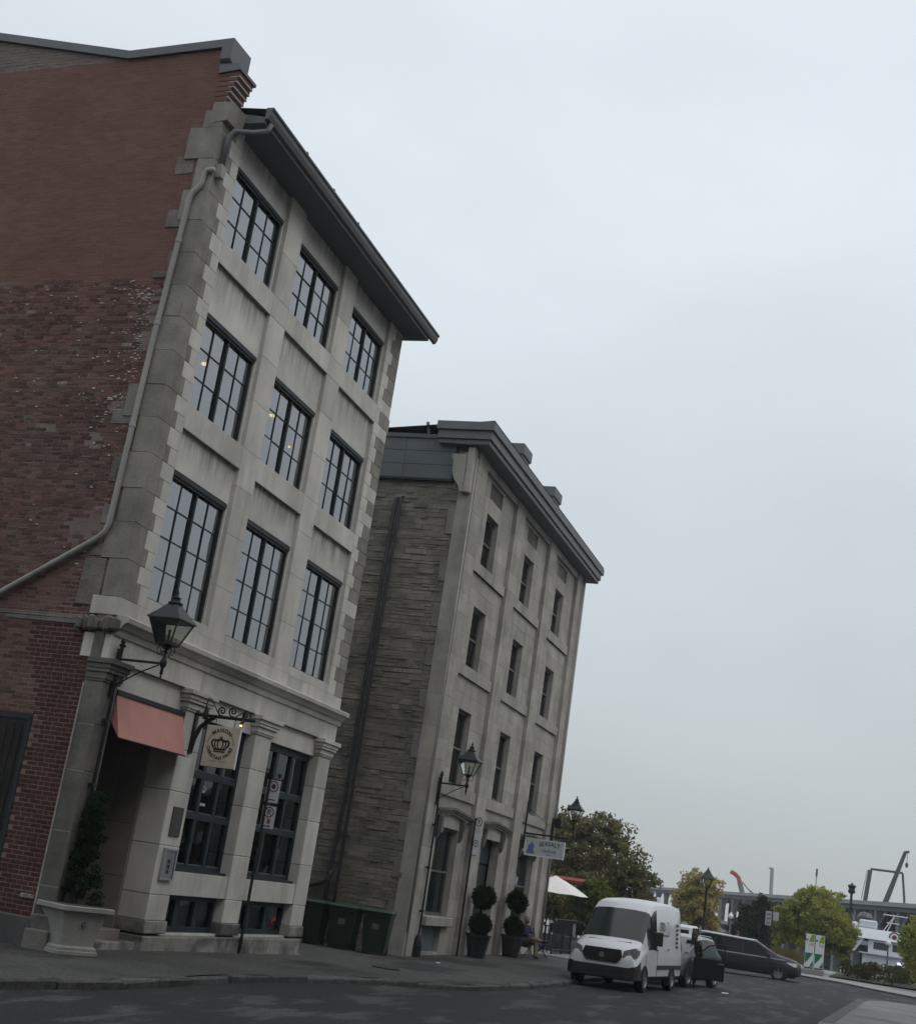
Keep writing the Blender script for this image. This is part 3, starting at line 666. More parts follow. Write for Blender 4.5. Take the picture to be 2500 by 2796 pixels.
# ============================================================ second stone building
B = thing('stone_warehouse', 'grey stone four storey building beyond the alley with deep dark eaves', 'building', (24, 0, -1.0))
BP = []; bback = MB()
def ashlar(x0, x1, z0, z1, y0, y1, ops, hs, ls, m_, off=0):
    zs_ = sorted(set([z0, z1] + [q for o in ops for q in (o[2], o[3]) if z0 < q < z1])); grid = []
    for a, b_ in zip(zs_[:-1], zs_[1:]):
        n = max(1, round((b_-a)/hs)); grid += [(a+(b_-a)*i/n, a+(b_-a)*(i+1)/n) for i in range(n)]
    for r_, (za, zb) in enumerate(grid):
        iv = [(x0, x1)]
        for o in ops:
            if o[2] < (za+zb)/2 < o[3]:
                nv = []
                for a, b_ in iv:
                    if o[1] <= a or o[0] >= b_: nv.append((a, b_))
                    else:
                        if o[0] > a+.01: nv.append((a, o[0]))
                        if o[1] < b_-.01: nv.append((o[1], b_))
                iv = nv
        for a, b_ in iv:
            n = max(1, round((b_-a)/rnd.uniform(*ls))); cuts = [a] + [a+(b_-a)*(i+(rnd.uniform(-.22, .22)))/n for i in range(1, n)] + [b_]
            bback.box(a+.006, b_-.006, y0+.008, y1-.03, za, zb)
            for p_, q in zip(cuts[:-1], cuts[1:]):
                BP.append((p_+.002, q-.002, y0+rnd.uniform(0, .003), y1-.02, za+.002, zb-.002, m_, .003, 0, vis((p_+q)/2, y0, (za+zb)/2, q-p_, zb-za)))
BB = [17.42, 22.18, 26.94]; BWID = 3.74
WX = [18.4, 23.16, 27.92]; WW = 1.32
wz = [(3.81, 6.04), (7.33, 9.17), (10.46, 12.12)]
for i, b in enumerate(BB):
    ops = [(WX[i], WX[i]+WW, a, c_) for a, c_ in wz] + [(WX[i]+.0, WX[i]+WW+.1, 12.62, 13.12)]
    ops += [(18.0, 20.12, .05, 2.56), (17.95, 19.7, -.95, -.24)] if i == 0 else ([(22.75, 24.95, -1.1, 2.56)] if i == 1 else [(27.5, 29.75, .05, 2.5)])
    bands = []
    for a, c_ in wz: bands.append((a-.36, a-.02))
    ashlar(b, b+BWID, -1.15, 13.45, .14, .46, ops + [(b, b+BWID, q0, q1) for q0, q1 in bands], .48, (.9, 1.5), stoneB)
    for q0, q1 in bands:                        # sill courses standing proud
        for a, c_ in split(b+.03, b+BWID-.06, 3, .15):
            BP.append((a+.002, c_-.002, .06, .44, q0, q1, stoneB, .006, 0, vis(a, 0, q0, c_-a, .34))); bback.box(a, c_, .08, .46, q0, q1)
pb = [(16.46, 17.42), (21.16, 22.18), (25.92, 26.94), (30.68, 31.6)]
for a, c_ in pb: ashlar(a, c_, -1.15, 13.45, 0, .42, [], .62, (.9, 1.4), stoneB)
ashlar(16.10, 16.17, -1.15, 13.3, -.03, .42, [], .9, (.5, .6), stoneB)
bback.box(16.2, 31.55, .42, .60, 13.2, 13.45)
bo = bback.build('facade', joint, B)
LB = wloc(bo)
emit_pieces([(b[0]-LB.x, b[1]-LB.x, b[2]-LB.y, b[3]-LB.y, b[4]-LB.z, b[5]-LB.z, *b[6:]) for b in BP], 'stone_block', bo, 300, rest_name='stone_courses')
MB().box(16.17, 16.46, .10, .42, -1.1, 13.3).build('corner_groove', stoneB, B)
# sash windows set deep in the wall
def sash(x0, x1, z0, z1, yf, parent, bl=None):
    fr = MB(); t = .07; zm = z0+(z1-z0)*.5
    fr.box(x0, x0+t, yf, yf+.09, z0, z1); fr.box(x1-t, x1, yf, yf+.09, z0, z1); fr.box(x0+t, x1-t, yf, yf+.09, z0, z0+.09); fr.box(x0+t, x1-t, yf, yf+.09, z1-.08, z1); fr.box(x0+t, x1-t, yf-.015, yf+.08, zm-.03, zm+.03)
    w = fr.build('window', mat('grey_sash', (.10, .105, .10), .6, mott=(2, .2)), parent)
    for a, b_ in ((z0+.09, zm-.03), (zm+.03, z1-.08)):
        tl = rnd.uniform(-.006, .006); MB().add([(x0+t, yf+.05+tl, a), (x1-t, yf+.05-tl, a), (x1-t, yf+.05-tl, b_), (x0+t, yf+.05+tl, b_)], [(0,1,2,3)]).build('pane', glassD, w)
    if bl: MB().add([(x0, yf+.16, z0), (x1, yf+.16, z0), (x1, yf+.16, z1), (x0, yf+.16, z1)], [(0,1,2,3)]).build('blind', bl, w)
    rm = MB(); X0, X1, Y0, Y1 = x0-.01, x1+.01, yf+.09, yf+1.5
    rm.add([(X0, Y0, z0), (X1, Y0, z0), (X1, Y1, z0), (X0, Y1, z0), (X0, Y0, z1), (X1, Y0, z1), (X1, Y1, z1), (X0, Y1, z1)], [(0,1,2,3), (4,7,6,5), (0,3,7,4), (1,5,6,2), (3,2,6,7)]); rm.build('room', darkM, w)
    return w
blindM = mat('window_blind', (.20, .23, .22), .8, mott=(2, .1))
for i in range(3):
    for a, c_ in wz: sash(WX[i], WX[i]+WW, a, c_, .31, B)
    MB().box(WX[i], WX[i]+WW+.1, .20, .30, 12.62, 13.12).build('attic_panel', stoneDk, B)
gdoor = MB()
# ground floor: shop window, door, shop window, carved lintels
tealM = mat('pale_teal_blind', (.13, .17, .16), .8, mott=(1.5, .12))
sash(18.0, 20.12, .05, 2.56, .33, B, tealM); sash(27.5, 29.75, .05, 2.5, .33, B)
MB().box(17.95, 19.7, .30, .40, -.95, -.24).build('basement_hatch', mat('teal_hatch', (.12, .15, .15), .7, mott=(2, .2)), B)
MB().box(17.80, 20.3, -.02, .40, -.22, .04, .02).build('window_sill', stoneB, B)
dr = MB().box(23.2, 24.9, .50, .58, -1.0, 1.75).build('door', mat('dark_door', (.02, .022, .024), .5, mott=(3, .2)), B)
for k in range(3): MB().box(23.35, 24.75, .478, .497, -.85+k*.85, -.15+k*.85).build('door_panel', frameM, dr)
MB().box(23.2, 24.9, .46, .55, 1.80, 2.5).build('transom', frameM, B); MB().box(22.75, 23.18, .42, .62, -1.1, 2.56).build('door_jamb', stoneDk, B)
MB().box(22.75, 24.95, .60, .9, -1.1, 2.56).build('door_recess', darkM, B)
for x0, x1 in ((17.44, 21.14), (22.2, 25.9), (26.96, 30.66)):
    xm = (x0+x1)/2-.25
    for k, (zo, p_, h) in enumerate(((2.88, .05, .07), (2.95, .085, .06), (3.01, .12, .07))):
        MB().add([(x0+.1-k*.04, .10-p_, zo-.04), (xm, .10-p_, zo+.09), (x1-.1+k*.04, .10-p_, zo-.04), (x1-.1+k*.04, .10-p_, zo-.04+h), (xm, .10-p_, zo+.09+h), (x0+.1-k*.04, .10-p_, zo-.04+h),
                  (x0+.1-k*.04, .2, zo-.04), (xm, .2, zo+.09), (x1-.1+k*.04, .2, zo-.04), (x1-.1+k*.04, .2, zo-.04+h), (xm, .2, zo+.09+h), (x0+.1-k*.04, .2, zo-.04+h)],
                 [(0,1,4,5), (1,2,3,4), (0,6,7,1), (1,7,8,2), (5,4,10,11), (4,3,9,10), (0,5,11,6), (2,8,9,3)]).build('hood_mould', stoneDk, B)
    for xx in (x0+.42, x1-1.0):
        MB().prism([(.12, 2.86), (-.03, 2.86), (-.02, 2.70), (.02, 2.55), (.02, 2.42), (.06, 2.30), (.12, 2.22)], 0, xx, xx+.16).build('console', stoneDk, B)
# rubble side wall
side = MB(); side.add([(16.14, .0, -1.15), (16.14, 12, -1.15), (16.14, 12, 12.35), (16.14, .0, 12.35)], [(0,1,2,3)])
so = side.build('side_wall', mortarB, B); LS = wloc(so)
st = []
z = -1.1
while z < 12.25:
    h = rnd.choice((.06, .08, .10, .12, .15, .18)); zz = min(z+h, 12.3); y = .10 if (int(z*2.6) % 2) else .32
    while y < 11.5:
        l = rnd.uniform(1.2, 4.0)*h+.06; p_ = .016+rnd.uniform(-.006, .006) if rnd.random() > .12 else rnd.uniform(-.014, .0)
        dz_ = rnd.uniform(-.012, .012); hh = zz - rnd.uniform(0, .02) + dz_
        if hh-z > .03 and rnd.random() > .08: st.append((16.115+p_, 16.17, y+.006, y+l-.008, z+.005+max(0, dz_)+rnd.uniform(0, .012), hh, rubble, .006, .008, vis(16.1, y, z, l, h)))
        y += l
    z = zz
ls_ = [(a-LS.x, b_-LS.x, c_-LS.y, d_-LS.y, e_-LS.z, f_-LS.z, *r_) for a, b_, c_, d_, e_, f_, *r_ in st]
emit_pieces(ls_, 'rubble_stone', so, 300, rest_name='rubble_courses')
z = -1.1; k = 0
while z < 12.2:                             # dressed corner stones on the side wall
    h = rnd.uniform(.45, .8); l = .62 if k % 2 else .30
    MB().box(16.105, 16.2, .0, l, z+.003, min(z+h, 12.3)-.003, .005, .003).build('corner_stone', mat('corner_stone', (.18, .175, .162), .95, var=.12, mott=(2, .2), fine=.1, bump=(18, .5)), so); z += h; k += 1
# lead coloured cladding of the parapet
sl = MB().box(16.06, 16.2, .62, 12, 12.40, 13.66).build('parapet_cladding', slate, B)
for z0, z1 in ((12.40, 12.83), (12.83, 13.26), (13.26, 13.66)):
    for k in range(7): MB().box(16.03, 16.06, .63+k*1.6, .63+(k+1)*1.6-.012, z0+.006, z1-.006, .004).build('cladding_sheet', slate, sl)
MB().box(15.98, 16.3, .60, 12, 13.66, 13.78).build('parapet_cap', roofM, B); MB().box(16.0, 16.2, .60, 12, 12.33, 12.395).build('cladding_drip', blackM, B)
MB().tube([(16.05, 1.55, 13.6), (16.02, 1.58, 13.9), (15.98, 1.64, 14.15)], .05, 6).build('vent_pipe', zinc, B)
# console at the eaves corner
MB().prism([(.22, 13.16), (.68, 13.16), (.68, 13.04), (.62, 12.98), (.60, 12.6), (.5, 12.35), (.36, 12.2), (.30, 12.02), (.22, 12.0)], 0, 15.88, 16.2).build('eaves_console', stoneB, B)
MB().box(15.93, 16.25, .0, .22, 12.0, 13.4, .02).build('eaves_pier', stoneB, B)
# eaves
def cor(n, x0, x1, y0, y1, z0, z1, m_): return MB().box(x0, x1, y0, y1, z0, z1, .01).build(n, m_, B)
cor('soffit', 15.82, 32.35, -.44, .6, 13.45, 13.60, zincD)
cor('fascia', 15.76, 32.45, -.50, 1.18, 13.602, 13.86, zinc); cor('gutter', 15.68, 32.6, -.57, 1.22, 13.862, 14.12, zinc)
cor('soffit_return', 15.82, 16.5, .602, 1.14, 13.46, 13.6, zincD)
MB().add([(15.7, -.55, 14.17), (32.6, -.55, 14.17), (32.6, 6, 14.25), (16.2, 6, 13.7), (32.6, 12, 14.17), (16.2, 12, 13.7)], [(0,1,2,3), (3,2,4,5)]).build('roof', roofM, B)
for i, b in enumerate(BB): MB().box(b+.05, b+BWID-.05, .02, .098, 13.22, 13.44, .01).build('frieze_band', stoneB, B)
for (x0, x1) in ((23.25, 24.3), (28.1, 29.2)):
    ch = MB().box(x0+.1, x1-.1, .82, 1.32, 13.9, 15.6).build('chimney', zincD, B)
    MB().box(x0+.03, x1-.03, .76, 1.38, 15.602, 15.75).build('chimney_neck', zincD, ch); MB().box(x0-.03, x1+.05, .70, 1.46, 15.752, 16.16, .03).build('chimney_cap', zincD, ch)
MB().add([(31.58, .4, -1.15), (31.58, 12, -1.15), (31.58, 12, 14.1), (31.58, .4, 14.1)], [(0,1,2,3)]).build('far_side_wall', stoneB, B)
MB().box(16.3, 31.4, 2.2, 12, -1.1, 13.4).build('core_wall', darkM, B)
# pipes on the side wall and at the corners
for y, r_, zt in ((2.27, .06, 11.7), (2.10, .05, 11.75)):
    MB().tube([(16.14, y-.01, zt+.06), (16.03, y, zt), (15.99, y, zt-.15), (15.99, y+.02, 3.0), (15.99, y+(.12 if r_ > .055 else .02), .9), (15.99, y+(.12 if r_ > .055 else .02), -1.0)], r_, 8).build('drain_pipe', mat('dark_drain_pipe', (.028, .031, .032), .6, mott=(2, .3)), B, smooth=True)
MB().tube([(15.99, 2.3, .9), (15.99, 2.5, .55), (15.99, 3.2, .3)], .06, 8).build('drain_branch', _m['dark_drain_pipe'], B, smooth=True)
MB().tube([(16.13, -.05, 13.1), (16.13, -.05, -.4)], .03, 8).build('corner_pipe', pipeM, B, smooth=True)
MB().tube([(31.5, -.08, 13.4), (31.5, -.08, -.9)], .055, 8).build('down_pipe', pipeM, B, smooth=True)
# wall fittings
MB().box(17.55, 17.72, -.14, -.002, 2.35, 2.85, .02).build('wall_box', mat('grey_box', (.14, .14, .13), .6), B)

# ============================================================ wall lanterns
def lantern(name, label, loc, arm=.82, group='iron wall lanterns', tail=None):
    t = thing(name, label, 'lantern', loc, 0, group)
    # wall plate and arm, local: wall at y=0, arm towards -y
    mb = MB().box(-.05, .05, -.05, .0, -.62, .16); mb.tube([(0, -.05, -.62), (0, -.05, .22)], .032, 8); mb.lathe([(.05, 0), (.06, .03), (.03, .06), (.045, .09), (.0, .15)], (0, -.05, .2), 8); mb.build('wall_plate', blackM, t, world=False)
    MB().tube([(0, -.04, 0), (0, -arm-.04, 0)], .022, 8).build('arm', blackM, t, world=False)
    MB().tube([(0, -.05, -.44), (0, -arm*.55, -.18), (0, -arm*.93, -.03)], .012, 6).build('brace', blackM, t, world=False)
    c = (0, -arm-.02, 0)
    MB().lathe([(.0, -.26), (.018, -.22), (.012, -.19), (.03, -.16), (.022, -.08), (.055, -.03), (.06, .03), (.03, .09), (.025, .22), (.05, .25), (.10, .29), (.10, .31)], c, 10).build('stem', blackM, t, smooth=True, world=False)
    for s in (-1, 1):
        MB().tube([(c[0]+s*.05, c[1], .2), (c[0]+s*.13, c[1]+s*.0, .14), (c[0]+s*.17, c[1], .22), (c[0]+s*.12, c[1], .30)], .008, 6).build('scroll', blackM, t, world=False)
        MB().tube([(c[0], c[1]+s*.05, .2), (c[0], c[1]+s*.13, .14), (c[0], c[1]+s*.17, .22), (c[0], c[1]+s*.12, .30)], .008, 6).build('scroll', blackM, t, world=False)
    b0, b1, zb, zt = .13, .265, .31, .70
    fr = MB()
    for sx, sy in ((-1, -1), (1, -1), (1, 1), (-1, 1)): fr.tube([(c[0]+sx*b0, c[1]+sy*b0, zb), (c[0]+sx*b1, c[1]+sy*b1, zt)], .014, 6)
    for k in range(4):
        q = [(-1, -1), (1, -1), (1, 1), (-1, 1)]; a, b_ = q[k], q[(k+1) % 4]
        fr.tube([(c[0]+a[0]*b0, c[1]+a[1]*b0, zb), (c[0]+b_[0]*b0, c[1]+b_[1]*b0, zb)], .013, 6); fr.tube([(c[0]+a[0]*b1, c[1]+a[1]*b1, zt), (c[0]+b_[0]*b1, c[1]+b_[1]*b1, zt)], .016, 6)
        g0 = .96
        MB().add([(c[0]+a[0]*b0*g0, c[1]+a[1]*b0*g0, zb+.01), (c[0]+b_[0]*b0*g0, c[1]+b_[1]*b0*g0, zb+.01), (c[0]+b_[0]*b1*g0, c[1]+b_[1]*b1*g0, zt-.01), (c[0]+a[0]*b1*g0, c[1]+a[1]*b1*g0, zt-.01)], [(0,1,2,3)]).build('glass_pane', glassL, t, world=False)
    fr.build('frame', blackM, t, world=False)
    s2 = math.sqrt(2)
    MB().lathe([(.30*s2, .70), (.30*s2, .72), (.20*s2, .83), (.10*s2, .96), (.085*s2, .98)], c, 4, sq=True).build('roof', mat('lantern_roof', (.03, .036, .04), .45, mott=(4, .2)), t, world=False)
    MB().lathe([(.10, .975), (.125, .99), (.125, 1.01), (.07, 1.03), (.065, 1.08), (.085, 1.09), (.05, 1.11), (.02, 1.14), (.035, 1.17), (.02, 1.20), (.0, 1.26)], c, 10).build('finial', blackM, t, smooth=True, world=False)
    MB().tube([(c[0], c[1], .31), (c[0], c[1], .56)], .022, 8).build('bulb_holder', mat('lamp_holder', (.25, .25, .22), .5), t, world=False)
    if tail is not None:
        MB().tube([(0, -.06, -.62), (0, -.06, tail)], .03, 8).build('conduit', blackM, t, world=False)
        for q in range(3): MB().box(-.06, .05, -.1, -.0, tail*(.25+.25*q)-.03, tail*(.25+.25*q)+.03).build('conduit_clip', blackM, t, world=False)
        MB().lathe([(.13, tail-.02), (.13, tail+.25), (.10, tail+.4), (.06, tail+.52), (.04, tail+.56)], (0, -.06, 0), 10).build('conduit_guard', blackM, t, world=False)
    return t
lantern('wall_lantern', 'black iron wall lantern on the corner above the pink awning', (-.62, -.065, 3.74), .84, tail=-4.1)
lantern('wall_lantern', 'black iron wall lantern on the second building beside the alley', (17.08, -.02, 3.70), .80, tail=-4.70)
lantern('wall_lantern', 'black iron wall lantern against the trees at the far corner of the second building', (31.35, -.02, 3.66), .82)
tag(MB().box(31.45, 31.75, -.32, -.02, 3.62, 3.98, .03).build('floodlight', blackM), 'square black floodlight box beside the far wall lantern', 'floodlight')

# ============================================================ hanging sign with crown
t = thing('hanging_sign', 'cream hanging shop sign with dark crown emblem on scrolled iron bracket', 'sign', (2.35, -.06, 3.3))
signM = mat('cream_sign_board', (.56, .51, .41), .55, mott=(3, .06)); inkM = mat('dark_brown_print', (.028, .022, .018), .6); greyInk = mat('faded_brown_print', (.20, .17, .13), .6)
SX = 2.35; bd = MB().box(SX-.022, SX+.022, -1.02, -.35, 2.40, 3.14, .006).build('board', signM, t)
MB().box(SX-.024, SX+.024, -1.036, -1.02, 2.395, 3.145).build('board_edge', whiteP, t)
br = MB().tube([(SX, -.06, 3.30), (SX, -1.22, 3.30)], .030, 8); br.box(SX-.045, SX+.045, -.11, -.062, 2.58, 3.38)
br.tube([(SX, -.09, 2.62), (SX, -.12, 2.85), (SX, -.20, 3.08), (SX, -.34, 3.22), (SX, -.46, 3.28)], .042, 8)
br.lathe([(.05, -.09), (.055, -.04), (.05, .04), (.03, .12), (.0, .16)], (SX, -.26, 3.32), 8); br.lathe([(.0, -.05), (.03, -.03), (.035, 0), (.0, .06)], (SX, -1.23, 3.30), 8, ax=1)
br.build('bracket', blackM, t)
def spiral(y, z, r_, turns, s, a0=0): return [(SX, y+s*math.cos(a0+q*2*math.pi*turns/30)*r_*(1-q/34), z+math.sin(a0+q*2*math.pi*turns/30)*r_*(1-q/34)) for q in range(31)]
for y, z, r_, s in ((-.58, 3.41, .09, 1), (-.80, 3.42, .09, 1), (-1.06, 3.37, .06, 1)): MB().tube(spiral(y, z, r_, 1.6, s, -1.9), .015, 6).build('scroll', blackM, t)
MB().tube([(SX, -.24, 3.34), (SX, -.24, 3.52), (SX, -.27, 3.62), (SX, -.33, 3.60), (SX, -.50, 3.37)], .011, 6).build('scroll', blackM, t)
MB().tube([(SX, -.86, 3.33), (SX, -.97, 3.40), (SX, -1.08, 3.46), (SX, -1.16, 3.42), (SX, -1.15, 3.32)], .011, 6).build('scroll', blackM, t)
for y in (-.50, -.88): MB().tube([(SX, y, 3.30), (SX, y, 3.13)], .008, 6).build('hanger', blackM, t)
MB().tube([(SX-.03, -1.06, 3.28), (SX-.16, -1.08, 3.20)], .03, 8).build('spot_lamp', blackM, t)
MB().lathe([(.0, .0), (.02, .0), (.02, .015), (0, .02)], (SX-.17, -1.085, 3.165), 8).build('spot_bulb', lampW, t)
PX = SX-.0245; yc, zc = -.675, 2.80
onplane(bend(text_mb('MAISON', .09, 1.15, .004), .235), PX, yc, zc).build('lettering', inkM, bd)
onplane(bend(text_mb('CHRISTIAN FAURE', .082, 1.12, .004), .262, True), PX, yc, zc).build('lettering', inkM, bd)
onplane(text_mb('Mont Royal', .055, 1.0), PX, yc+.02, 2.475).build('lettering', greyInk, bd) if False else None
for s in (-1, 1):
    arc = MB(); a0, a1 = (math.radians(18), math.radians(52)) if s > 0 else (math.radians(128), math.radians(172))
    a0, a1 = (math.radians(2), math.radians(50)) if s > 0 else (math.radians(130), math.radians(178))
    n = 10
    for k in range(n+1):
        a = a0+(a1-a0)*k/n; arc.v += [(math.cos(a)*.255, math.sin(a)*.255, 0), (math.cos(a)*.265, math.sin(a)*.265, 0)]
    arc.f = [(2*k, 2*k+2, 2*k+3, 2*k+1) for k in range(n)]; onplane(arc, PX, yc, zc).build('print_arc', inkM, bd)
crown = MB()
crown.add([(-.115, -.135, 0), (.115, -.135, 0), (.12, -.108, 0), (-.12, -.108, 0)], [(0,1,2,3)])
crown.add([(-.12, -.098, 0), (.12, -.098, 0), (.125, -.06, 0), (-.125, -.06, 0)], [(0,1,2,3)])
def band(p_, w): 
    vv = []; n = len(p_)
    for i in range(n):
        a = Vector(p_[max(i-1, 0)]); b_ = Vector(p_[min(i+1, n-1)]); d_ = (b_-a).normalized(); nn_ = Vector((-d_.y, d_.x)); q = Vector(p_[i]); ww = w*(1 if 0 < i < n-1 else .8)
        vv += [(q.x+nn_.x*ww, q.y+nn_.y*ww, 0), (q.x-nn_.x*ww, q.y-nn_.y*ww, 0)]
    crown.add(vv, [(2*i, 2*i+2, 2*i+3, 2*i+1) for i in range(n-1)])
for s in (-1, 1):
    band([(s*.115, -.06), (s*.165, .0), (s*.175, .05), (s*.14, .085), (s*.09, .075), (s*.03, .09), (0, .10)], .019)
    band([(s*.075, -.06), (s*.11, .0), (s*.115, .045), (s*.08, .07)], .013); band([(s*.03, -.06), (s*.055, .0), (s*.05, .05), (s*.02, .085)], .013)
crown.add([(-.012, .10, 0), (.012, .10, 0), (.012, .155, 0), (-.012, .155, 0)], [(0,1,2,3)]); crown.add([(-.032, .118, 0), (.032, .118, 0), (.032, .138, 0), (-.032, .138, 0)], [(0,1,2,3)])
onplane(crown, PX, yc, zc+.0).build('crown_emblem', inkM, bd)
onplane(text_mb('Glacerie Torréfaction', .034, 1.0), PX, yc+.02, 2.475).build('lettering', greyInk, bd) if False else None
for x0, x1, z_, h in ((-.16, -.02, 2.495, .03), (.02, .16, 2.495, .03), (-.14, .14, 2.447, .008)):   # two faded, unreadable lines
    q = MB(); n = 9
    for k in range(n):
        a = x0+(x1-x0)*(k+.12)/n; b_ = x0+(x1-x0)*(k+.8)/n; hh = h*(1.25 if k == 0 else rnd.uniform(.6, .9)); q.add([(a, 0, 0), (b_, 0, 0), (b_, hh, 0), (a, hh, 0)], [(0,1,2,3)])
    onplane(q, PX, yc+.0, z_).build('faded_lettering', greyInk, bd)
# small white crown and lettering on the shop window
ws = mat('white_window_print', (.45, .47, .47), .6)
wcrown = MB(); wcrown.v = [(x*.62, y*.62, z) for x, y, z in crown.v]; wcrown.f = crown.f
q = MB(); q.v = [(0, 0, 0)]; 
cr2 = MB(); cr2.v = [((-(v_[1]-yc))*.5, (v_[2]-zc)*.5, 0) for v_ in crown.v]; cr2.f = list(crown.f)
onfront(cr2, .212, 3.72, 2.05).build('crown_print', ws, A)
MB().box(3.56, 3.88, .208, .212, 1.74, 1.79).build('printed_line', ws, A)

# ============================================================ awning
t = thing('awning', 'salmon pink fabric awning over the shop entrance', 'awning', (.8, -.1, 3.2))
aw = MB(); n = 14; X0, X1 = -.34, 1.95
for k in range(n+1):
    x_ = X0+(X1-X0)*k/n; sg = .015*math.sin(k*1.1)
    aw.v += [(x_, -.03, 3.22), (x_, -.09, 2.97+sg*.3), (x_, -.165+sg, 2.70), (x_, -.22+sg, 2.50)]
aw.f = [(4*k+j, 4*k+4+j, 4*k+5+j, 4*k+1+j) for k in range(n) for j in range(3)]
fab = mat('salmon_fabric', (.54, .265, .23), .85, mott=(1.5, .07), fine=.05, bump=(120, .1))
aw.build('cover', fab, t, smooth=False)
for x_ in (X0, X1): MB().add([(x_, -.03, 3.22), (x_, -.09, 2.97), (x_, -.215, 2.51), (x_, -.02, 2.75)], [(0,1,2,3)]).build('side_panel', fab, t)
MB().box(X0-.02, X1+.02, -.06, .10, 3.20, 3.275).build('cassette', blackM, t)
MB().tube([(X0, -.225, 2.50), (X1, -.225, 2.50)], .014, 6).build('front_bar', blackM, t)

# ============================================================ plaque, menu box
tag(MB().box(2.20, 2.58, -.085, -.062, 1.10, 1.62, .008).build('wall_plaque', mat('bronze_plaque', (.055, .05, .043), .5, mott=(4, .2))), 'dark bronze plaque with small blue mark beside the shop window', 'plaque')
MB().box(2.36, 2.50, -.0885, -.0865, 1.265, 1.285).build('blue_mark', mat('blue_mark', (.02, .12, .35), .5), bpy.data.objects['wall_plaque'])
t = thing('menu_case', 'glazed white menu case on the pilaster below the plaque', 'menu case', (2.4, -.1, .6))
mb = MB(); x0, x1, z0, z1 = 2.14, 2.60, .34, .89
for a, b_, c_, d_ in ((x0, x0+.035, z0, z1), (x1-.035, x1, z0, z1), (x0+.035, x1-.035, z0, z0+.035), (x0+.035, x1-.035, z1-.035, z1)): mb.box(a, b_, -.115, -.062, c_, d_)
mb.build('frame', mat('aluminium_frame', (.35, .36, .38), .4, metal=.4), t)
MB().box(x0+.035, x1-.035, -.09, -.062, z0+.035, z1-.035).build('sheet', mat('menu_paper', (.80, .80, .84), .8), t)
for k in range(3): MB().box(2.32, 2.42, -.094, -.0905, .45+k*.09, .52+k*.09).build('printed_picture', mat('menu_picture_%d' % k, ((.3, .12, .1), (.16, .15, .14), (.3, .2, .16))[k], .8), t)
MB().add([(x0+.035, -.108, z0+.035), (x1-.035, -.108, z0+.035), (x1-.035, -.108, z1-.035), (x0+.035, -.108, z1-.035)], [(0,1,2,3)]).build('glass_pane', glass('case_glass', (.96, .97, .97), .03, 1.3), t)

# ============================================================ parking sign posts
signW = mat('sign_white', (.38, .38, .39), .5, mott=(3, .06)); redP = mat('sign_red', (.17, .045, .045), .5); blkP = mat('sign_black', (.015, .015, .015), .5); grnP = mat('sign_grey_green', (.25, .29, .28), .5)
def ring(r0_, r1_, n=24):
    q = MB()
    for k in range(n): a = 2*math.pi*k/n; q.v += [(r0_*math.cos(a), r0_*math.sin(a), 0), (r1_*math.cos(a), r1_*math.sin(a), 0)]
    q.f = [(2*k, 2*((k+1) % n), 2*((k+1) % n)+1, 2*k+1) for k in range(n)]; return q
def disc(r_, n=20):
    q = MB(); q.v = [(r_*math.cos(2*math.pi*k/n), r_*math.sin(2*math.pi*k/n), 0) for k in range(n)]; q.f = [tuple(range(n))]; return q
def bar(a, b_, w):
    a = Vector(a); b_ = Vector(b_); d_ = (b_-a).normalized(); n_2 = Vector((-d_.y, d_.x))*w; q = MB(); q.add([(*(a+n_2), 0), (*(b_+n_2), 0), (*(b_-n_2), 0), (*(a-n_2), 0)], [(0,1,2,3)]); return q
def put(mb, o, dz, nm, m_, parent):       # print on a sign panel: local panel plane faces -y
    mb.v = [(x_, -.0035-.001*dz, z_) for x_, z_, q in [(v_[0]+o[0], v_[1]+o[1], 0) for v_ in mb.v]]; return mb.build(nm, m_, parent, world=False)
def post(label, loc, H, rz):
    t = thing('parking_sign_post', label, 'sign post', loc, 0, 'parking sign posts')
    MB().tube([(0, 0, -.1), (0, 0, H)], .032, 8).build('post', blackM, t, world=False); return t
def panel(t, zc_, w, h, rz, dx=.0):
    p_ = MB().box(-w/2, w/2, -.002, .002, -h/2, h/2).build('sign_panel', signW, t, world=False, loc=(dx, -.045, zc_)); p_.rotation_euler = (0, 0, rz); return p_
t = post('leaning black post with two parking signs before the shop window', (5.80, -.14, -.93), 3.46, 0)
rz = R(-42)
p_ = panel(t, 3.22, .30, .45, rz, .12); put(ring(.085, .115), (0, .10), 1, 'red_ring', redP, p_); put(disc(.052), (0, .10), 1, 'black_disc', blkP, p_); put(bar((-.09, -.17), (.09, -.17), .012), (0, 0), 1, 'arrow', blkP, p_)
p_ = panel(t, 2.70, .30, .45, rz, .12); put(ring(.085, .108), (0, .10), 1, 'ring', blkP, p_); put(bar((-.06, .06), (.06, -.06), .009), (0, .10), 2, 'slash', redP, p_); put(text_mb('P', .15, 1, .004), (0, .05), 1, 'lettering', blkP, p_); put(bar((.02, -.03), (.02, -.13), .035), (0, 0), 1, 'red_block', redP, p_); put(bar((-.09, -.18), (.06, -.18), .012), (0, 0), 1, 'arrow', blkP, p_); put(bar((.04, -.155), (.06, -.205), .010), (0, 0), 1, 'arrow_head', blkP, p_)
t = post('upright black post with stacked parking signs before the second building', (20.70, -.16, -1.0), 4.05, 0)
rz = R(-30)
p_ = panel(t, 3.80, .42, .62, rz, .25); put(ring(.11, .145), (0, .15), 1, 'red_ring', redP, p_); put(bar((-.08, .08), (.08, -.08), .012), (0, .15), 2, 'slash', redP, p_); put(text_mb('P', .19, 1, .004), (0, .085), 1, 'lettering', blkP, p_)
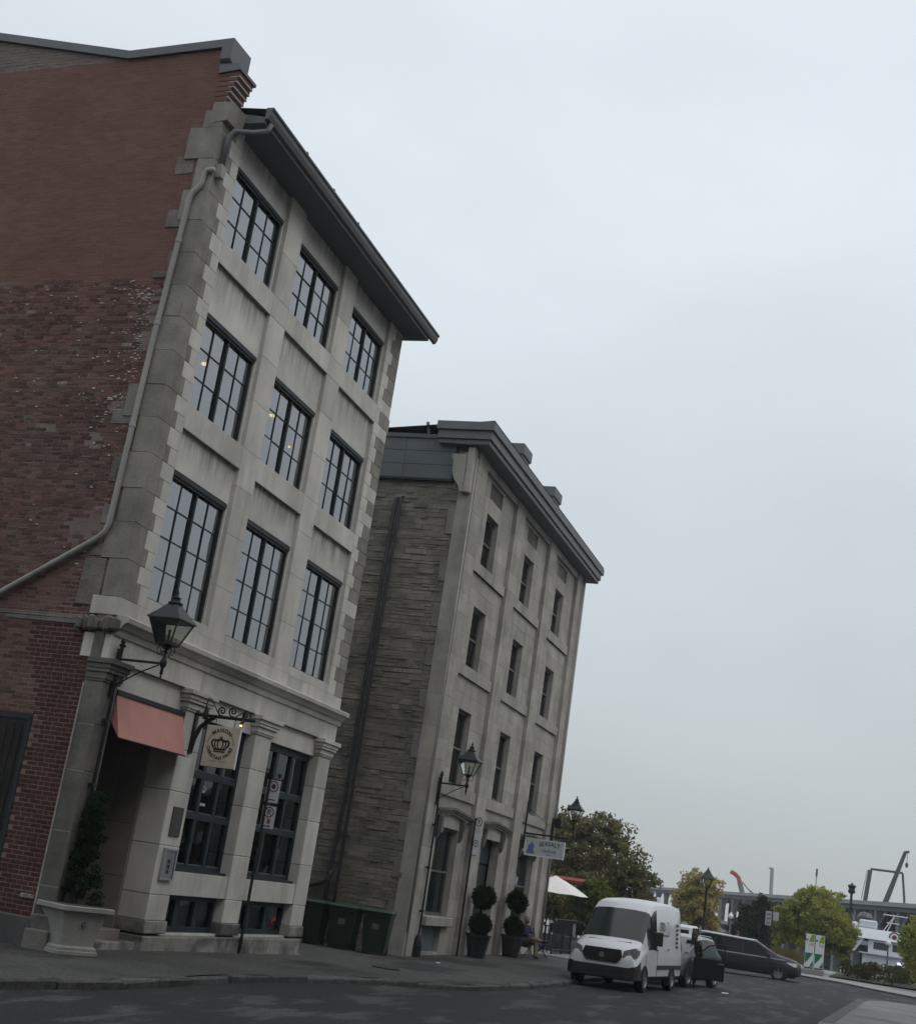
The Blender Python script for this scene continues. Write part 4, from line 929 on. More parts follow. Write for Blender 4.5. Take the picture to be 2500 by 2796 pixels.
for q in range(3): put(bar((-.13, -.05-.06*q), (.13, -.05-.06*q), .018), (0, 0), 1, 'print_line', grnP, p_)
p_ = panel(t, 3.18, .34, .58, rz, .20); put(ring(.085, .11), (0, .12), 1, 'ring', blkP, p_); put(text_mb('P', .14, 1, .004), (0, .075), 1, 'lettering', blkP, p_); put(bar((-.1, -.24), (.1, -.24), .012), (0, 0), 1, 'arrow', blkP, p_)
p_ = panel(t, 2.25, .26, .50, rz+R(40), .16)

# ============================================================ sea food sign
t = thing('restaurant_sign', 'white SEASALT board sign with blue figure hanging from black wall bracket', 'sign', (27.4, -.1, 3.1))
SX2 = 27.35
br = MB().box(SX2-.04, SX2+.04, -.06, -.002, 2.56, 4.18); br.tube([(SX2, -.05, 3.10), (SX2, -1.62, 3.10)], .03, 8); br.build('bracket', blackM, t)
MB().tube([(SX2, -.05, 3.98), (SX2, -.9, 3.42)], .008, 5).build('stay', blackM, t)
bd = MB().box(SX2-.03, SX2+.03, -1.50, -.12, 2.37, 2.93, .008).build('board', mat('pale_blue_board', (.50, .53, .56), .5, mott=(2, .05)), t)
fr = MB()
for a, b_, c_, d_ in ((-1.52, -.10, 2.35, 2.385), (-1.52, -.10, 2.915, 2.95), (-1.52, -1.485, 2.385, 2.915), (-.135, -.10, 2.385, 2.915)): fr.box(SX2-.04, SX2+.04, a, b_, c_, d_)
fr.build('board_frame', whiteP, t)
for y in (-.4, -1.25): MB().tube([(SX2, y, 3.10), (SX2, y, 2.94)], .01, 6).build('hanger', blackM, t)
navy = mat('navy_print', (.02, .03, .06), .6); blueF = mat('blue_print', (.10, .15, .38), .6)
px = SX2-.0325
tm = text_mb('SEASALT', .20, 1.0, .003); tm.v = [(x_, y_-.10*(x_/.5)**2+.03, z_) for x_, y_, z_ in tm.v]; onplane(tm, px, -.98, 2.72).build('lettering', navy, bd)
onplane(text_mb('&', .08, 1), px, -.98, 2.635).build('lettering', navy, bd); onplane(text_mb('CEVICHE', .125, 1.0, .002), px, -.98, 2.525).build('lettering', navy, bd); onplane(text_mb('BAR', .075, 1.5, .002), px, -.98, 2.425).build('lettering', navy, bd)
fg = MB(); fg.add([(-.14, -.2, 0), (-.02, -.17, 0), (.10, -.21, 0), (.13, -.13, 0), (.07, -.08, 0), (.10, .0, 0), (.10, .09, 0), (.05, .13, 0), (.02, .21, 0), (-.02, .14, 0), (-.07, .08, 0), (-.13, .05, 0), (-.10, -.03, 0), (-.13, -.1, 0)], [tuple(range(14))])
onplane(fg, px, -.33, 2.64).build('blue_figure', blueF, bd)
onplane(bar((-.2, -.19), (.16, -.2), .008), px-.001, -.33, 2.64).build('blue_wave', navy, bd)
# ============================================================ plants
rng_ = np.random.default_rng(5)
barkM = mat('bark', (.06, .05, .042), .95, mott=(3, .3), bump=(20, .8))
def leaves(centers, radii, per, size, seed=0, flat=.0):
    """leaf quads clumped round the given centres"""
    g = np.random.default_rng(seed); c = np.repeat(np.asarray(centers, float), per, axis=0); r_ = np.repeat(np.asarray(radii, float), per)
    d = g.normal(size=c.shape); d /= np.linalg.norm(d, axis=1)[:, None]; d *= (g.random(len(c))**.45)[:, None]*r_[:, None]; d[:, 2] *= .8
    p_ = c+d; n = len(p_)
    a = g.normal(size=(n, 3)); a /= np.linalg.norm(a, axis=1)[:, None]; b_ = np.cross(a, g.normal(size=(n, 3))); b_ /= np.linalg.norm(b_, axis=1)[:, None]
    s = size*(.6+.8*g.random(n))[:, None]; a *= s; b_ *= s*.62
    q = np.stack([p_-a, p_-b_*.9+a*.1, p_+a, p_+b_*.9+a*.1], axis=1); return q
def limb(mb, p0, d_, L_, r_, depth, ends, rg):
    n = 4; pts = [Vector(p0)]; d_ = Vector(d_).normalized()
    for k in range(n):
        d_ = (d_+Vector((rg.uniform(-.16, .16), rg.uniform(-.16, .16), rg.uniform(-.05, .12)))).normalized(); pts.append(pts[-1]+d_*L_/n)
    mb.tube(pts, [r_*(1-.5*k/n) for k in range(n+1)], 6)
    if depth == 0: ends.append(pts[-1]); return
    for k in range(rg.choice((2, 3, 3))):
        a = rg.uniform(0, 6.28); t_ = Vector((math.cos(a), math.sin(a), rg.uniform(.1, .7)))*.8
        limb(mb, pts[rg.choice((2, 3, 4))], d_*.7+t_, L_*rg.uniform(.6, .78), r_*.5, depth-1, ends, rg)
def tree(name, label, loc, lobes, ncl, per, lsize, m_, trunk, seed, group='trees on the waterfront', clr=.55, dens=.5, cat='tree'):
    """lobes: ellipsoids (x,y,z,rx,ry,rz) relative to loc; trunk: (height, radius)"""
    t = thing(name, label, cat, loc, 0, group); rg = random.Random(seed); g = np.random.default_rng(seed)
    mb = MB(); ends = []; H, r_ = trunk
    mb.tube([(0, 0, -.1), (0, 0, .15), (rg.uniform(-.05, .05), rg.uniform(-.05, .05), H*.6), (rg.uniform(-.1, .1), rg.uniform(-.1, .1), H)], [r_*1.5, r_*1.1, r_*.9, r_*.75], 8)
    for (lx, ly, lz, rx, ry, rz_) in lobes:
        tgt = Vector((lx, ly, lz)); limb(mb, (0, 0, H*.85), tgt-Vector((0, 0, H*.85)), max(.3, (tgt-Vector((0, 0, H*.85))).length*.55), r_*.5, 1, ends, rg)
    mb.build('trunk', barkM, t, world=False)
    vol = np.array([l[3]*l[4]*l[5] for l in lobes]); k = g.choice(len(lobes), ncl, p=vol/vol.sum()); lb = np.array(lobes)[k]
    d = g.normal(size=(ncl, 3)); d /= np.linalg.norm(d, axis=1)[:, None]; d *= (g.random(ncl)**dens)[:, None]
    c = lb[:, :3]+d*lb[:, 3:]
    q = leaves(c, clr*(.6+.8*g.random(ncl)), per, lsize, seed)
    o = join_np('crown', q, m_, t); o.location = (0, 0, 0); return t
L_dark = leafmat('maple_leaves', [(.075, .085, .045), (.12, .125, .06), (.19, .172, .08), (.29, .235, .11)])
L_yel = leafmat('yellow_leaves', [(.25, .235, .10), (.36, .325, .14), (.46, .39, .18), (.46, .33, .18)], .45)
L_grn = leafmat('green_leaves', [(.13, .16, .045), (.22, .26, .07), (.33, .335, .09), (.46, .39, .11)], .45)
L_con = leafmat('conifer_leaves', [(.014, .022, .012), (.02, .032, .016), (.03, .043, .02)], .15)
L_top = leafmat('box_leaves', [(.010, .018, .008), (.016, .026, .011), (.026, .038, .016)], .15)
L_bri = leafmat('fresh_leaves', [(.06, .09, .022), (.10, .14, .032), (.15, .19, .045)], .35)
L_gra = leafmat('dry_grass_blades', [(.10, .09, .035), (.17, .14, .06), (.24, .18, .10)], .3)
# stone planter with conifer at the entrance (flared octagonal tub)
def tub(loc):
    t = thing('stone_planter', 'flared grey stone planter at the corner below the conifer', 'planter', loc, R(-24))
    st_ = mat('cast_stone', (.27, .265, .25), .9, mott=(3, .16), fine=.12, bump=(40, .4))
    def oc(w, d, ch): return [(-w+ch, -d), (w-ch, -d), (w, -d+ch), (w, d-ch), (w-ch, d), (-w+ch, d), (-w, d-ch), (-w, -d+ch)]
    def loft(levels):
        mb = MB()
        for w, d, ch, z_ in levels: mb.v += [(x_, y_, z_) for x_, y_ in oc(w, d, ch)]
        n = len(levels); mb.f = [(i*8+k, i*8+(k+1) % 8, (i+1)*8+(k+1) % 8, (i+1)*8+k) for i in range(n-1) for k in range(8)] + [tuple(range(8))[::-1], tuple(range((n-1)*8, n*8))]; return mb
    loft([(.37, .32, .03, 0), (.37, .32, .03, .05), (.35, .30, .03, .06), (.35, .30, .03, .10), (.31, .26, .025, .13)]).build('foot', st_, t, world=False)
    loft([(.305, .255, .025, .13), (.32, .27, .025, .3), (.36, .305, .025, .5), (.41, .345, .03, .64)]).build('body', st_, t, world=False)
    loft([(.46, .395, .03, .64), (.47, .405, .03, .65), (.47, .405, .03, .71), (.455, .39, .03, .72)]).build('rim', st_, t, world=False)
    loft([(.40, .34, .03, .721), (.38, .32, .03, .730)]).build('soil', soil, t, world=False)
    o = MB().lathe([(.028, -.012), (.045, -.006), (.045, .006), (.028, .012)], (0, 0, 0), 14).build('ring_ornament', mat('lead_ornament', (.09, .09, .09), .6), t, world=False, loc=(.0, -.312, .46))
    o.rotation_euler = (R(80), 0, 0); return t
tub((-.62, -.28, -.86))
t = thing('conifer', 'dark narrow conifer growing from the flared stone planter', 'tree', (-.55, -.22, -.2), 0)
MB().tube([(0, 0, 0), (.01, 0, .9), (0, 0, 1.6)], [.03, .022, .008], 6).build('trunk', barkM, t, world=False)
cc = []; rr = []
g = np.random.default_rng(3)
for k in range(150):
    h = g.random()**.9; a = g.random()*6.28; r_ = (.30*(1-h)**.7+.06)*math.sqrt(g.random()); cc.append((r_*math.cos(a), r_*math.sin(a), .05+1.7*h)); rr.append(.10)
o = join_np('crown', leaves(cc, rr, 110, .02, 4), L_con, t); o.location = (0, 0, 0)
# topiary in black pots by the restaurant door
potM = mat('black_pot', (.018, .018, .02), .55, mott=(3, .2))
def topiary(loc, lab, lab2, s=1.0):
    t = thing('plant_pot', lab, 'pot', loc, 0, 'black pots by the restaurant door')
    MB().lathe([(.26, 0), (.27, .03), (.37, .60), (.40, .61), (.40, .68), (.36, .68), (.35, .62)], (0, 0, 0), 8, sq=True).build('pot', potM, t, world=False); MB().lathe([(.0, .60), (.35, .60), (.34, .625), (0, .63)], (0, 0, 0), 8, sq=True).build('soil', soil, t, world=False)
    t = thing('topiary', lab2, 'topiary', (loc[0], loc[1], loc[2]+.62), 0, 'clipped topiary by the restaurant door')
    MB().tube([(0, 0, -.02), (.01, 0, .8), (0, 0, 1.3)], .022, 6).build('trunk', barkM, t, world=False)
    for nm, zc_, r_ in (('lower_ball', .33, .33), ('upper_ball', 1.15, .35)):
        g = np.random.default_rng(int(loc[0]*10)); d = g.normal(size=(260, 3)); d /= np.linalg.norm(d, axis=1)[:, None]; d *= (r_*(.65+.35*g.random(260)))[:, None]; d[:, 2] += zc_
        o = join_np(nm, leaves(d, np.full(260, .09), 26, .03, 7), L_top, t); o.location = (0, 0, 0)
topiary((21.75, -.45, -1.02), 'black pot under the topiary left of the restaurant door', 'double ball topiary left of the restaurant door')
topiary((25.9, -.45, -1.02), 'black pot under the topiary right of the restaurant door', 'double ball topiary right of the restaurant door')

# ============================================================ bins in the alley
binM = mat('dark_green_plastic', (.012, .026, .017), .5, mott=(1.5, .25), spec=.4); lidM = mat('green_lid', (.016, .045, .026), .45, mott=(1.5, .2), spec=.4)
def wheelie(loc, lab, rz=0, s=1.0, sticker=False):
    t = thing('wheeled_bin', lab, 'bin', loc, rz, 'green bins in the alley')
    def lo(l):
        mb = MB()
        for w, d, z_ in l: mb.v += [(-w, -d, z_), (w, -d, z_), (w, d, z_), (-w, d, z_)]
        n = len(l); mb.f = [(i*4+k, i*4+(k+1) % 4, (i+1)*4+(k+1) % 4, (i+1)*4+k) for i in range(n-1) for k in range(4)] + [(3,2,1,0), tuple(range((n-1)*4, n*4))]; return mb
    lo([(.27*s, .24, .04), (.34*s, .33, .95), (.36*s, .35, .96), (.36*s, .35, 1.03)]).build('body', binM, t, world=False)
    lo([(.38*s, .38, 1.034), (.385*s, .385, 1.07), (.33*s, .33, 1.12), (.2*s, .2, 1.135)]).build('lid', lidM, t, world=False)
    for sg in (-1, 1): MB().lathe([(.0, -.03), (.1, -.03), (.1, .03), (0, .03)], (sg*.26*s, .24, .1), 12, ax=0).build('wheel', blackM, t, world=False)
    MB().tube([(-.3*s, .40, 1.0), (.3*s, .40, 1.0)], .018, 6).build('handle', binM, t, world=False)
    if sticker: MB().box(-.1, .08, -.312, -.305, .62, .82).build('sticker', mat('torn_sticker', (.10, .12, .11), .8, mott=(20, .5)), t, world=False)
wheelie((14.75, .30, -1.02), 'green wheeled bin with scribbled front nearest the pavement', R(-80), 1.05, True)
wheelie((14.55, 1.15, -1.02), 'dark green wheeled bin second from the pavement in the alley', R(-84), 1.1, True)
wheelie((14.45, 2.02, -1.02), 'dark green wheeled bin third from the pavement in the alley', R(-88), 1.1)
wheelie((14.40, 2.95, -1.02), 'dark green wheeled bin deepest in the alley', R(-86), 1.1)

# ============================================================ vehicles
tyreM = mat('tyre_rubber', (.012, .012, .012), .85, fine=.1); rimM = mat('alloy_rim', (.28, .28, .29), .35, metal=.7, spec=.5); steelRim = mat('steel_rim', (.16, .16, .165), .4, metal=.5)
carGlass = mat('car_glass', (.010, .013, .014), .08, spec=.16); lampG = mat('headlamp', (.22, .23, .24), .12, mott=(14, .5), spec=.8, coat=.5); plasD = mat('dark_plastic', (.022, .023, .025), .6); chrome = mat('chrome', (.5, .51, .52), .15, metal=.9)
def wheel(t, x, y, r_, w, rim, side):
    wh = MB().lathe([(r_*.62, -w/2), (r_*.93, -w/2), (r_, -w*.32), (r_, w*.32), (r_*.93, w/2), (r_*.62, w/2), (r_*.60, w/2-.03), (r_*.60, -w/2+.03), (r_*.62, -w/2)], (x, y, r_), 22, ax=1, cap=False).build('wheel', tyreM, t, world=False)
    yo = y+side*(w/2-.02)
    mb = MB().lathe([(r_*.63, .0), (r_*.61, side*.022), (r_*.56, -side*.01), (.001, -side*.01)], (x, yo, r_), 20, ax=1, cap=False)
    for k in range(5):
        a = 2*math.pi*k/5+.3; ca, sa = math.cos(a), math.sin(a); h = r_*.07
        mb.add([(x+ca*r_*.1-sa*h, yo+side*.01, r_+sa*r_*.1+ca*h), (x+ca*r_*.6-sa*h, yo+side*.008, r_+sa*r_*.6+ca*h), (x+ca*r_*.6+sa*h, yo+side*.008, r_+sa*r_*.6-ca*h), (x+ca*r_*.1+sa*h, yo+side*.01, r_+sa*r_*.1-ca*h)], [(0,1,2,3)])
    mb.lathe([(r_*.14, -side*.03), (r_*.14, side*.014), (0, side*.016)], (x, yo, r_), 10, ax=1); mb.build('rim', rim, wh, world=False)
def sec(w, ws_, zb, zbelt, zs, zt):
    zbelt = min(zbelt, zs-.05); zm = (zbelt+zs)/2
    return [(w*.90, zb), (w*.985, zb+.10), (w, zb+(zbelt-zb)*.5), (w*.995, zb+(zbelt-zb)*.8), (w*.975, zbelt), (w*.975+(ws_-w*.975)*.5, zm), (ws_, zs), (ws_*.94, zs+(zt-zs)*.55), (ws_*.80, zs+(zt-zs)*.80), (ws_*.45, zs+(zt-zs)*.96), (0, zt)]
def body_parts(t, stations, parts, default='body', dm=None):
    """stations: (x, sec); parts: list of (name, material, test(i, j, side)); faces that no test claims go to the body"""
    nr = 11; groups = {}
    for i in range(len(stations)-1):
        for j in range(nr-1):
            for sd_ in (-1, 1):
                nm = default; mm = dm; key = default
                for k, (n_0, m0, tst) in enumerate(parts):
                    if tst(i, j, sd_): nm, mm, key = n_0, m0, (n_0, k, sd_ if n_0.startswith('side') else 0); break
                (xa, a), (xb, b_) = stations[i], stations[i+1]
                q = [(xa, sd_*a[j][0], a[j][1]), (xb, sd_*b_[j][0], b_[j][1]), (xb, sd_*b_[j+1][0], b_[j+1][1]), (xa, sd_*a[j+1][0], a[j+1][1])]
                if sd_ < 0: q = q[::-1]
                groups.setdefault(key, (nm, mm, {}, []))
                g_ = groups[key]; ids = []
                for pnt in q:
                    kk = tuple(round(c_, 4) for c_ in pnt); ids.append(g_[2].setdefault(kk, len(g_[2])))
                ids2 = []
                for a_ in ids:
                    if a_ not in ids2: ids2.append(a_)
                if len(ids2) > 2: g_[3].append(tuple(ids2))
    for end, flip in ((0, 1), (-1, 0)):
        x_, s_ = stations[end]; ring_ = [(x_, y_, z_) for y_, z_ in s_] + [(x_, -y_, z_) for y_, z_ in s_[-2::-1]]
        g_ = groups[default]; ids = [g_[2].setdefault(tuple(round(c_, 4) for c_ in q), len(g_[2])) for q in ring_]; g_[3].append(tuple(ids if flip else ids[::-1]))
    objs = {}
    for key, (nm, mm, vd, fs) in groups.items():
        mb = MB(); mb.v = list(vd.keys()); mb.f = fs; objs[key] = mb.build(nm, mm, t, smooth=True, world=False)
        me = objs[key].data
        try: me.set_sharp_from_angle(angle=R(38))
        except Exception: pass
    MB().box(stations[0][0]+.25, stations[-1][0]-.2, -stations[2][1][0][0]*.9, stations[2][1][0][0]*.9, stations[2][1][0][1]-.06, stations[2][1][0][1]+.05).build('underbody', plasD, t, world=False)
    return objs
def arch(t, x, y, r_, side):
    q = MB(); n = 14
    q.v = [(x, y, .36)]+[(x+r_*math.cos(math.pi*k/n), y, .30+r_*math.sin(math.pi*k/n)) for k in range(n+1)]; q.f = [(0, k+1, k+2) for k in range(n)]
    q.build('wheel_arch', plasD, t, world=False)
# ---- white panel van
vanW = mat('van_white', (.62, .64, .66), .32, mott=(.8, .05), spec=.5, coat=.4)
vt = thing('delivery_van', 'white high roof delivery van parked at the kerb facing the camera', 'van', (18.95, -4.86, gr(19, -5)+.0), R(-4.6)); vt.rotation_euler = (R(-1.3), 0, R(-4.6))
w = 1.0; z_b = .34
S = [(-.02, sec(.80, .66, .42, .70, .80, .84)), (.03, sec(.93, .80, .36, .75, .92, .97)), (.16, sec(.98, .86, .34, .8, 1.03, 1.10)), (.45, sec(1.0, .90, .33, .95, 1.13, 1.22)), (.82, sec(1.0, .90, .33, 1.1, 1.22, 1.33)),
     (.92, sec(1.0, .89, .33, 1.12, 1.27, 1.38)), (1.30, sec(1.0, .87, .33, 1.14, 1.64, 1.77)), (1.62, sec(1.0, .85, .33, 1.15, 1.95, 2.09)), (1.74, sec(1.0, .86, .33, 1.15, 2.05, 2.20)), (2.0, sec(1.0, .86, .33, 1.15, 2.2, 2.37)), (2.35, sec(1.0, .86, .33, 1.15, 2.27, 2.47)),
     (2.42, sec(1.0, .86, .33, 1.15, 2.28, 2.48)), (3.2, sec(1.01, .87, .33, 1.15, 2.30, 2.53)), (4.6, sec(1.01, .87, .33, 1.15, 2.30, 2.53)), (5.5, sec(1.0, .86, .33, 1.15, 2.28, 2.49)), (5.62, sec(.98, .83, .34, 1.15, 2.22, 2.41))]
P_ = [('windscreen', mat('van_windscreen', (.022, .03, .03), .08, spec=.5), lambda i, j, s: 5 <= i <= 7 and j >= 6 and j < 10),
      ('side_window', carGlass, lambda i, j, s: 6 <= i <= 9 and j in (4, 5) and not (i == 6 and j == 5 and False)),
      ('side_bumper', plasD, lambda i, j, s: i <= 2 and j <= 2), ('sill_cladding', plasD, lambda i, j, s: 3 <= i and j <= 0)]
body_parts(vt, S, P_, 'body', vanW)
MB().prism([(-.06, -.66), (-.06, .66), (-.04, .82), (.02, .94), (.16, 1.01), (.50, 1.015), (.50, -1.015), (.16, -1.01), (.02, -.94), (-.04, -.82)], 2, .33, .63).build('bumper_face', plasD, vt, world=False)
gr_ = MB(); gr_.add([(-.04+.02, s*y_, z_) for s in (1,) for y_, z_ in ((-.50, .80), (-.56, .92), (-.50, 1.06), (.50, 1.06), (.56, .92), (.50, .80), (.42, .73), (-.42, .73))], [tuple(range(8))])
gp_ = MB().prism([(-.50, .78), (-.57, .90), (-.50, 1.08), (.50, 1.08), (.57, .90), (.50, .78), (.42, .715), (-.42, .715)], 0, -.05, .14).build('grille', plasD, vt, world=False)
for k in range(4): MB().box(-.058, -.051, -.48, .48, .77+k*.07, .785+k*.07).build('grille_bar', blackM, gp_, world=False)
MB().lathe([(0, 0), (.075, 0), (.075, .008), (0, .008)], (-.066, 0, .90), 16, ax=0).build('badge', chrome, gp_, world=False)
for s in (-1, 1):
    hl_ = MB().prism([(s*.58, .88), (s*.60, 1.06), (s*.90, 1.17), (s*.96, 1.12), (s*.94, .90), (s*.80, .84)], 0, -.025, .30)
    hl_.v = [(x_+max(0, abs(y_)-.55)*.34, y_, z_) for x_, y_, z_ in hl_.v]; hl_.build('headlight', lampG, vt, world=False)
    MB().box(.70, .78, s*.20, s*.62, 1.20, 1.318-.02).build('bonnet_slot', plasD, vt, world=False)
    ml = MB().box(1.42, 1.60, s*1.08, s*1.27, 1.28, 1.66, .03).build('mirror', plasD, vt, world=False); MB().box(1.46, 1.56, s*1.0, s*1.09, 1.30, 1.36).build('mirror_arm', plasD, ml, world=False)
    for x_ in (.92, 4.28):
        arch(vt, x_, s*1.004, .43, s); wheel(vt, x_, s*.915, .36, .235, rimM, s)
    MB().box(2.35, 5.5, s*1.012, s*1.02, .62, .74).build('rub_strip', plasD, vt, world=False)
    MB().box(1.0, 1.02, s*1.0, s*1.004, .5, 1.2).build('door_seam', plasD, vt, world=False); MB().box(2.34, 2.352, s*.995, s*1.004, .45, 1.2).build('door_seam', plasD, vt, world=False)
MB().box(3.55, 3.72, -1.03, -1.0, 1.17, 1.21).build('door_handle', chrome, vt, world=False); MB().box(2.10, 2.25, -1.03, -1.0, 1.13, 1.17).build('door_handle', plasD, vt, world=False)
# print on the van side: dashes and faded lettering
def sideprint(mb, xc, zc_, nm, m_):
    mb.v = [(xc+x_, -(1.008-(zc_+y_-1.15)*.115), zc_+y_) for x_, y_, z_ in mb.v]; return mb.build(nm, m_, vt, world=False)
for k in range(6): sideprint(bar((-.16+.03*k, 0), (.16+.03*k, 0), .032), 4.85, 1.27+k*.125, 'dash_mark', inkM)
gry = mat('grey_print', (.14, .15, .16), .6)
sideprint(text_mb('STO', .34, 1.0, .012), 3.05, 1.70, 'lettering', gry); sideprint(ring(.15, .175), 3.75, 1.80, 'print_ring', gry); sideprint(bar((-.4, 0), (.6, 0), .022), 3.25, 1.58, 'print_line', gry)
# ---- grey sport utility car with its door open
suvC = mat('suv_grey', (.035, .037, .042), .35, mott=(.8, .05), spec=.4, coat=.2); silver = mat('silver_roof', (.40, .41, .42), .35, spec=.5)
st = thing('suv', 'dark grey sport utility car behind the van with its front door open', 'car', (26.15, -5.12, gr(27, -6)), R(-12))
S = [(0, sec(.70, .6, .40, .55, .66, .70)), (.05, sec(.82, .7, .32, .6, .80, .84)), (.25, sec(.90, .76, .28, .7, .93, .98)), (.9, sec(.92, .78, .27, .9, 1.02, 1.08)), (1.25, sec(.92, .76, .27, .95, 1.07, 1.14)), (1.6, sec(.92, .79, .27, .97, 1.28, 1.37)), (1.98, sec(.92, .76, .27, .98, 1.48, 1.57)), (2.1, sec(.92, .75, .27, .98, 1.52, 1.61)),
     (2.9, sec(.92, .74, .27, 1.0, 1.56, 1.66)), (3.6, sec(.92, .74, .27, 1.02, 1.53, 1.63)), (3.8, sec(.92, .73, .27, 1.03, 1.51, 1.60)), (4.25, sec(.90, .64, .30, 1.05, 1.30, 1.40)), (4.5, sec(.86, .68, .34, .9, 1.08, 1.12)), (4.62, sec(.76, .6, .42, .7, .85, .88))]
P_ = [('windscreen', mat('pale_windscreen', (.10, .12, .125), .06, spec=.6, coat=.3), lambda i, j, s: 4 <= i <= 5 and j >= 6), ('side_window', carGlass, lambda i, j, s: 5 <= i <= 9 and j in (4, 5)), ('roof', silver, lambda i, j, s: 6 <= i <= 10 and j >= 6), ('rear_glass', carGlass, lambda i, j, s: i == 10 and j >= 8), ('sill_cladding', plasD, lambda i, j, s: j == 0)]
body_parts(st, S, P_, 'body', suvC)
for s in (-1, 1):
    hl_ = MB().prism([(s*.46, .70), (s*.48, .80), (s*.80, .84), (s*.84, .80), (s*.78, .70)], 0, .02, .2); hl_.v = [(x_+max(0, abs(y_)-.45)*.3, y_, z_) for x_, y_, z_ in hl_.v]; hl_.build('headlight', lampG, st, world=False)
    MB().prism([(s*.44, .81), (s*.82, .86), (s*.82, .84), (s*.44, .79)], 0, .0, .1).build('light_trim', chrome, st, world=False)
    MB().tube([(2.2, s*.70, 1.62), (2.4, s*.71, 1.68), (3.5, s*.70, 1.66), (3.75, s*.68, 1.58)], .018, 6).build('roof_rail', silver, st, world=False)
    for x_ in (.92, 3.62): arch(st, x_, s*.925, .40, s); wheel(st, x_, s*.82, .345, .225, rimM, s)
MB().prism([(-.4, .42), (-.42, .72), (.42, .72), (.4, .42)], 0, -.01, .1).build('grille', plasD, st, world=False)
MB().box(-.012, .0, -.22, .22, .52, .60).build('number_plate', mat('pale_plate', (.4, .41, .42), .6), st, world=False)
dr = MB(); dm = mat('shaded_door_grey', (.010, .010, .012), .5, spec=.25)  # darker than the body: the shade on the open door is put into its colour
dr.box(0, 1.02, -.06, .0, .34, 1.0, .02); do = dr.build('open_door', dm, st, world=False, loc=(1.30, -.93, 0)); do.rotation_euler = (0, 0, R(-66))
fr = MB(); fr.tube([(.06, -.03, 1.0), (.45, -.03, 1.40), (.85, -.03, 1.50), (1.0, -.03, 1.48), (1.0, -.03, 1.0)], .024, 6); fr.build('window_frame', blackM, do, world=False)
MB().add([(.08, -.03, 1.0), (1.0, -.03, 1.0), (1.0, -.03, 1.47), (.85, -.03, 1.49), (.45, -.03, 1.39)], [(0,1,2,3,4)]).build('glass_pane', glass('door_glass', (.55, .70, .70), .03), do, world=False)
MB().box(.80, .98, .002, .02, .86, .90).build('door_handle', chrome, do, world=False); MB().box(.05, 1.0, -.01, .008, .985, 1.005).build('belt_trim', chrome, do, world=False)
MB().box(.12, .30, .02, .20, 1.0, 1.15, .03).build('mirror', blackM, do, world=False); MB().box(.80, .98, -.085, -.062, .86, .90).build('inner_handle', chrome, do, world=False)
# ---- dark minivan crossing
mv = thing('minivan', 'dark grey minivan with pale roof rails on the cross street', 'car', (49.3, -8.55, gr(49, -5)), R(90))
mvC = mat('minivan_grey', (.016, .017, .02), .4, mott=(.8, .05), spec=.35, coat=.15)
S = [(0, sec(.72, .6, .42, .55, .66, .70)), (.06, sec(.90, .78, .32, .66, .84, .88)), (.3, sec(.97, .84, .28, .76, .98, 1.03)), (.95, sec(.99, .86, .27, .92, 1.09, 1.15)), (1.1, sec(.99, .86, .27, .95, 1.12, 1.19)), (1.55, sec(.99, .86, .24, .96, 1.32, 1.41)), (2.02, sec(.99, .84, .24, .98, 1.57, 1.65)), (2.15, sec(.99, .83, .24, .98, 1.60, 1.69)),
     (3.2, sec(1.0, .84, .24, 1.0, 1.66, 1.75)), (4.5, sec(1.0, .84, .24, 1.01, 1.64, 1.73)), (4.75, sec(.99, .83, .25, 1.01, 1.60, 1.68)), (5.0, sec(.95, .72, .28, 1.0, 1.30, 1.38)), (5.1, sec(.9, .7, .35, .8, 1.0, 1.05))]
P_ = [('windscreen', carGlass, lambda i, j, s: 4 <= i <= 5 and j >= 6), ('side_window', carGlass, lambda i, j, s: 5 <= i <= 9 and j in (4, 5)), ('rear_glass', carGlass, lambda i, j, s: i == 10 and j >= 6)]
body_parts(mv, S, P_, 'body', mvC)
for s in (-1, 1):
    hl_ = MB().prism([(s*.50, .70), (s*.52, .86), (s*.93, .90), (s*.95, .74)], 0, -.02, .42); hl_.v = [(x_+max(0, abs(y_)-.5)*.4, y_, z_) for x_, y_, z_ in hl_.v]; hl_.build('headlight', chrome, mv, world=False)
    MB().tube([(2.2, s*.81, 1.67), (4.7, s*.81, 1.74)], .045, 6).build('roof_rail', whiteP, mv, world=False)
    for x_ in (.96, 4.04): arch(mv, x_, s*1.003, .43, s); wheel(mv, x_, s*.92, .36, .225, rimM, s)
    MB().box(.7, 4.9, s*.97, s*.992, .965, 1.01).build('belt_trim', silver, mv, world=False); ml = MB().box(1.35, 1.52, s*1.0, s*1.2, 1.0, 1.18, .03).build('mirror', mvC, mv, world=False)
    for x_ in (1.35, 2.75, 4.0): MB().box(x_, x_+.012, s*.995, s*1.005, .35, .98).build('door_seam', blackM, mv, world=False)
for s in (-1, 1):
    for x_, zt_ in ((2.62, 1.56), (3.95, 1.57), (4.55, 1.55)): MB().add([(x_, s*.982, 1.0), (x_+.09, s*.982, 1.0), (x_+.09, s*.862, zt_), (x_, s*.862, zt_)], [(0,1,2,3)]).build('pillar', mvC, mv, world=False)
MB().box(-.012, .03, -.35, .35, .50, .68, .02).build('grille', plasD, mv, world=False)
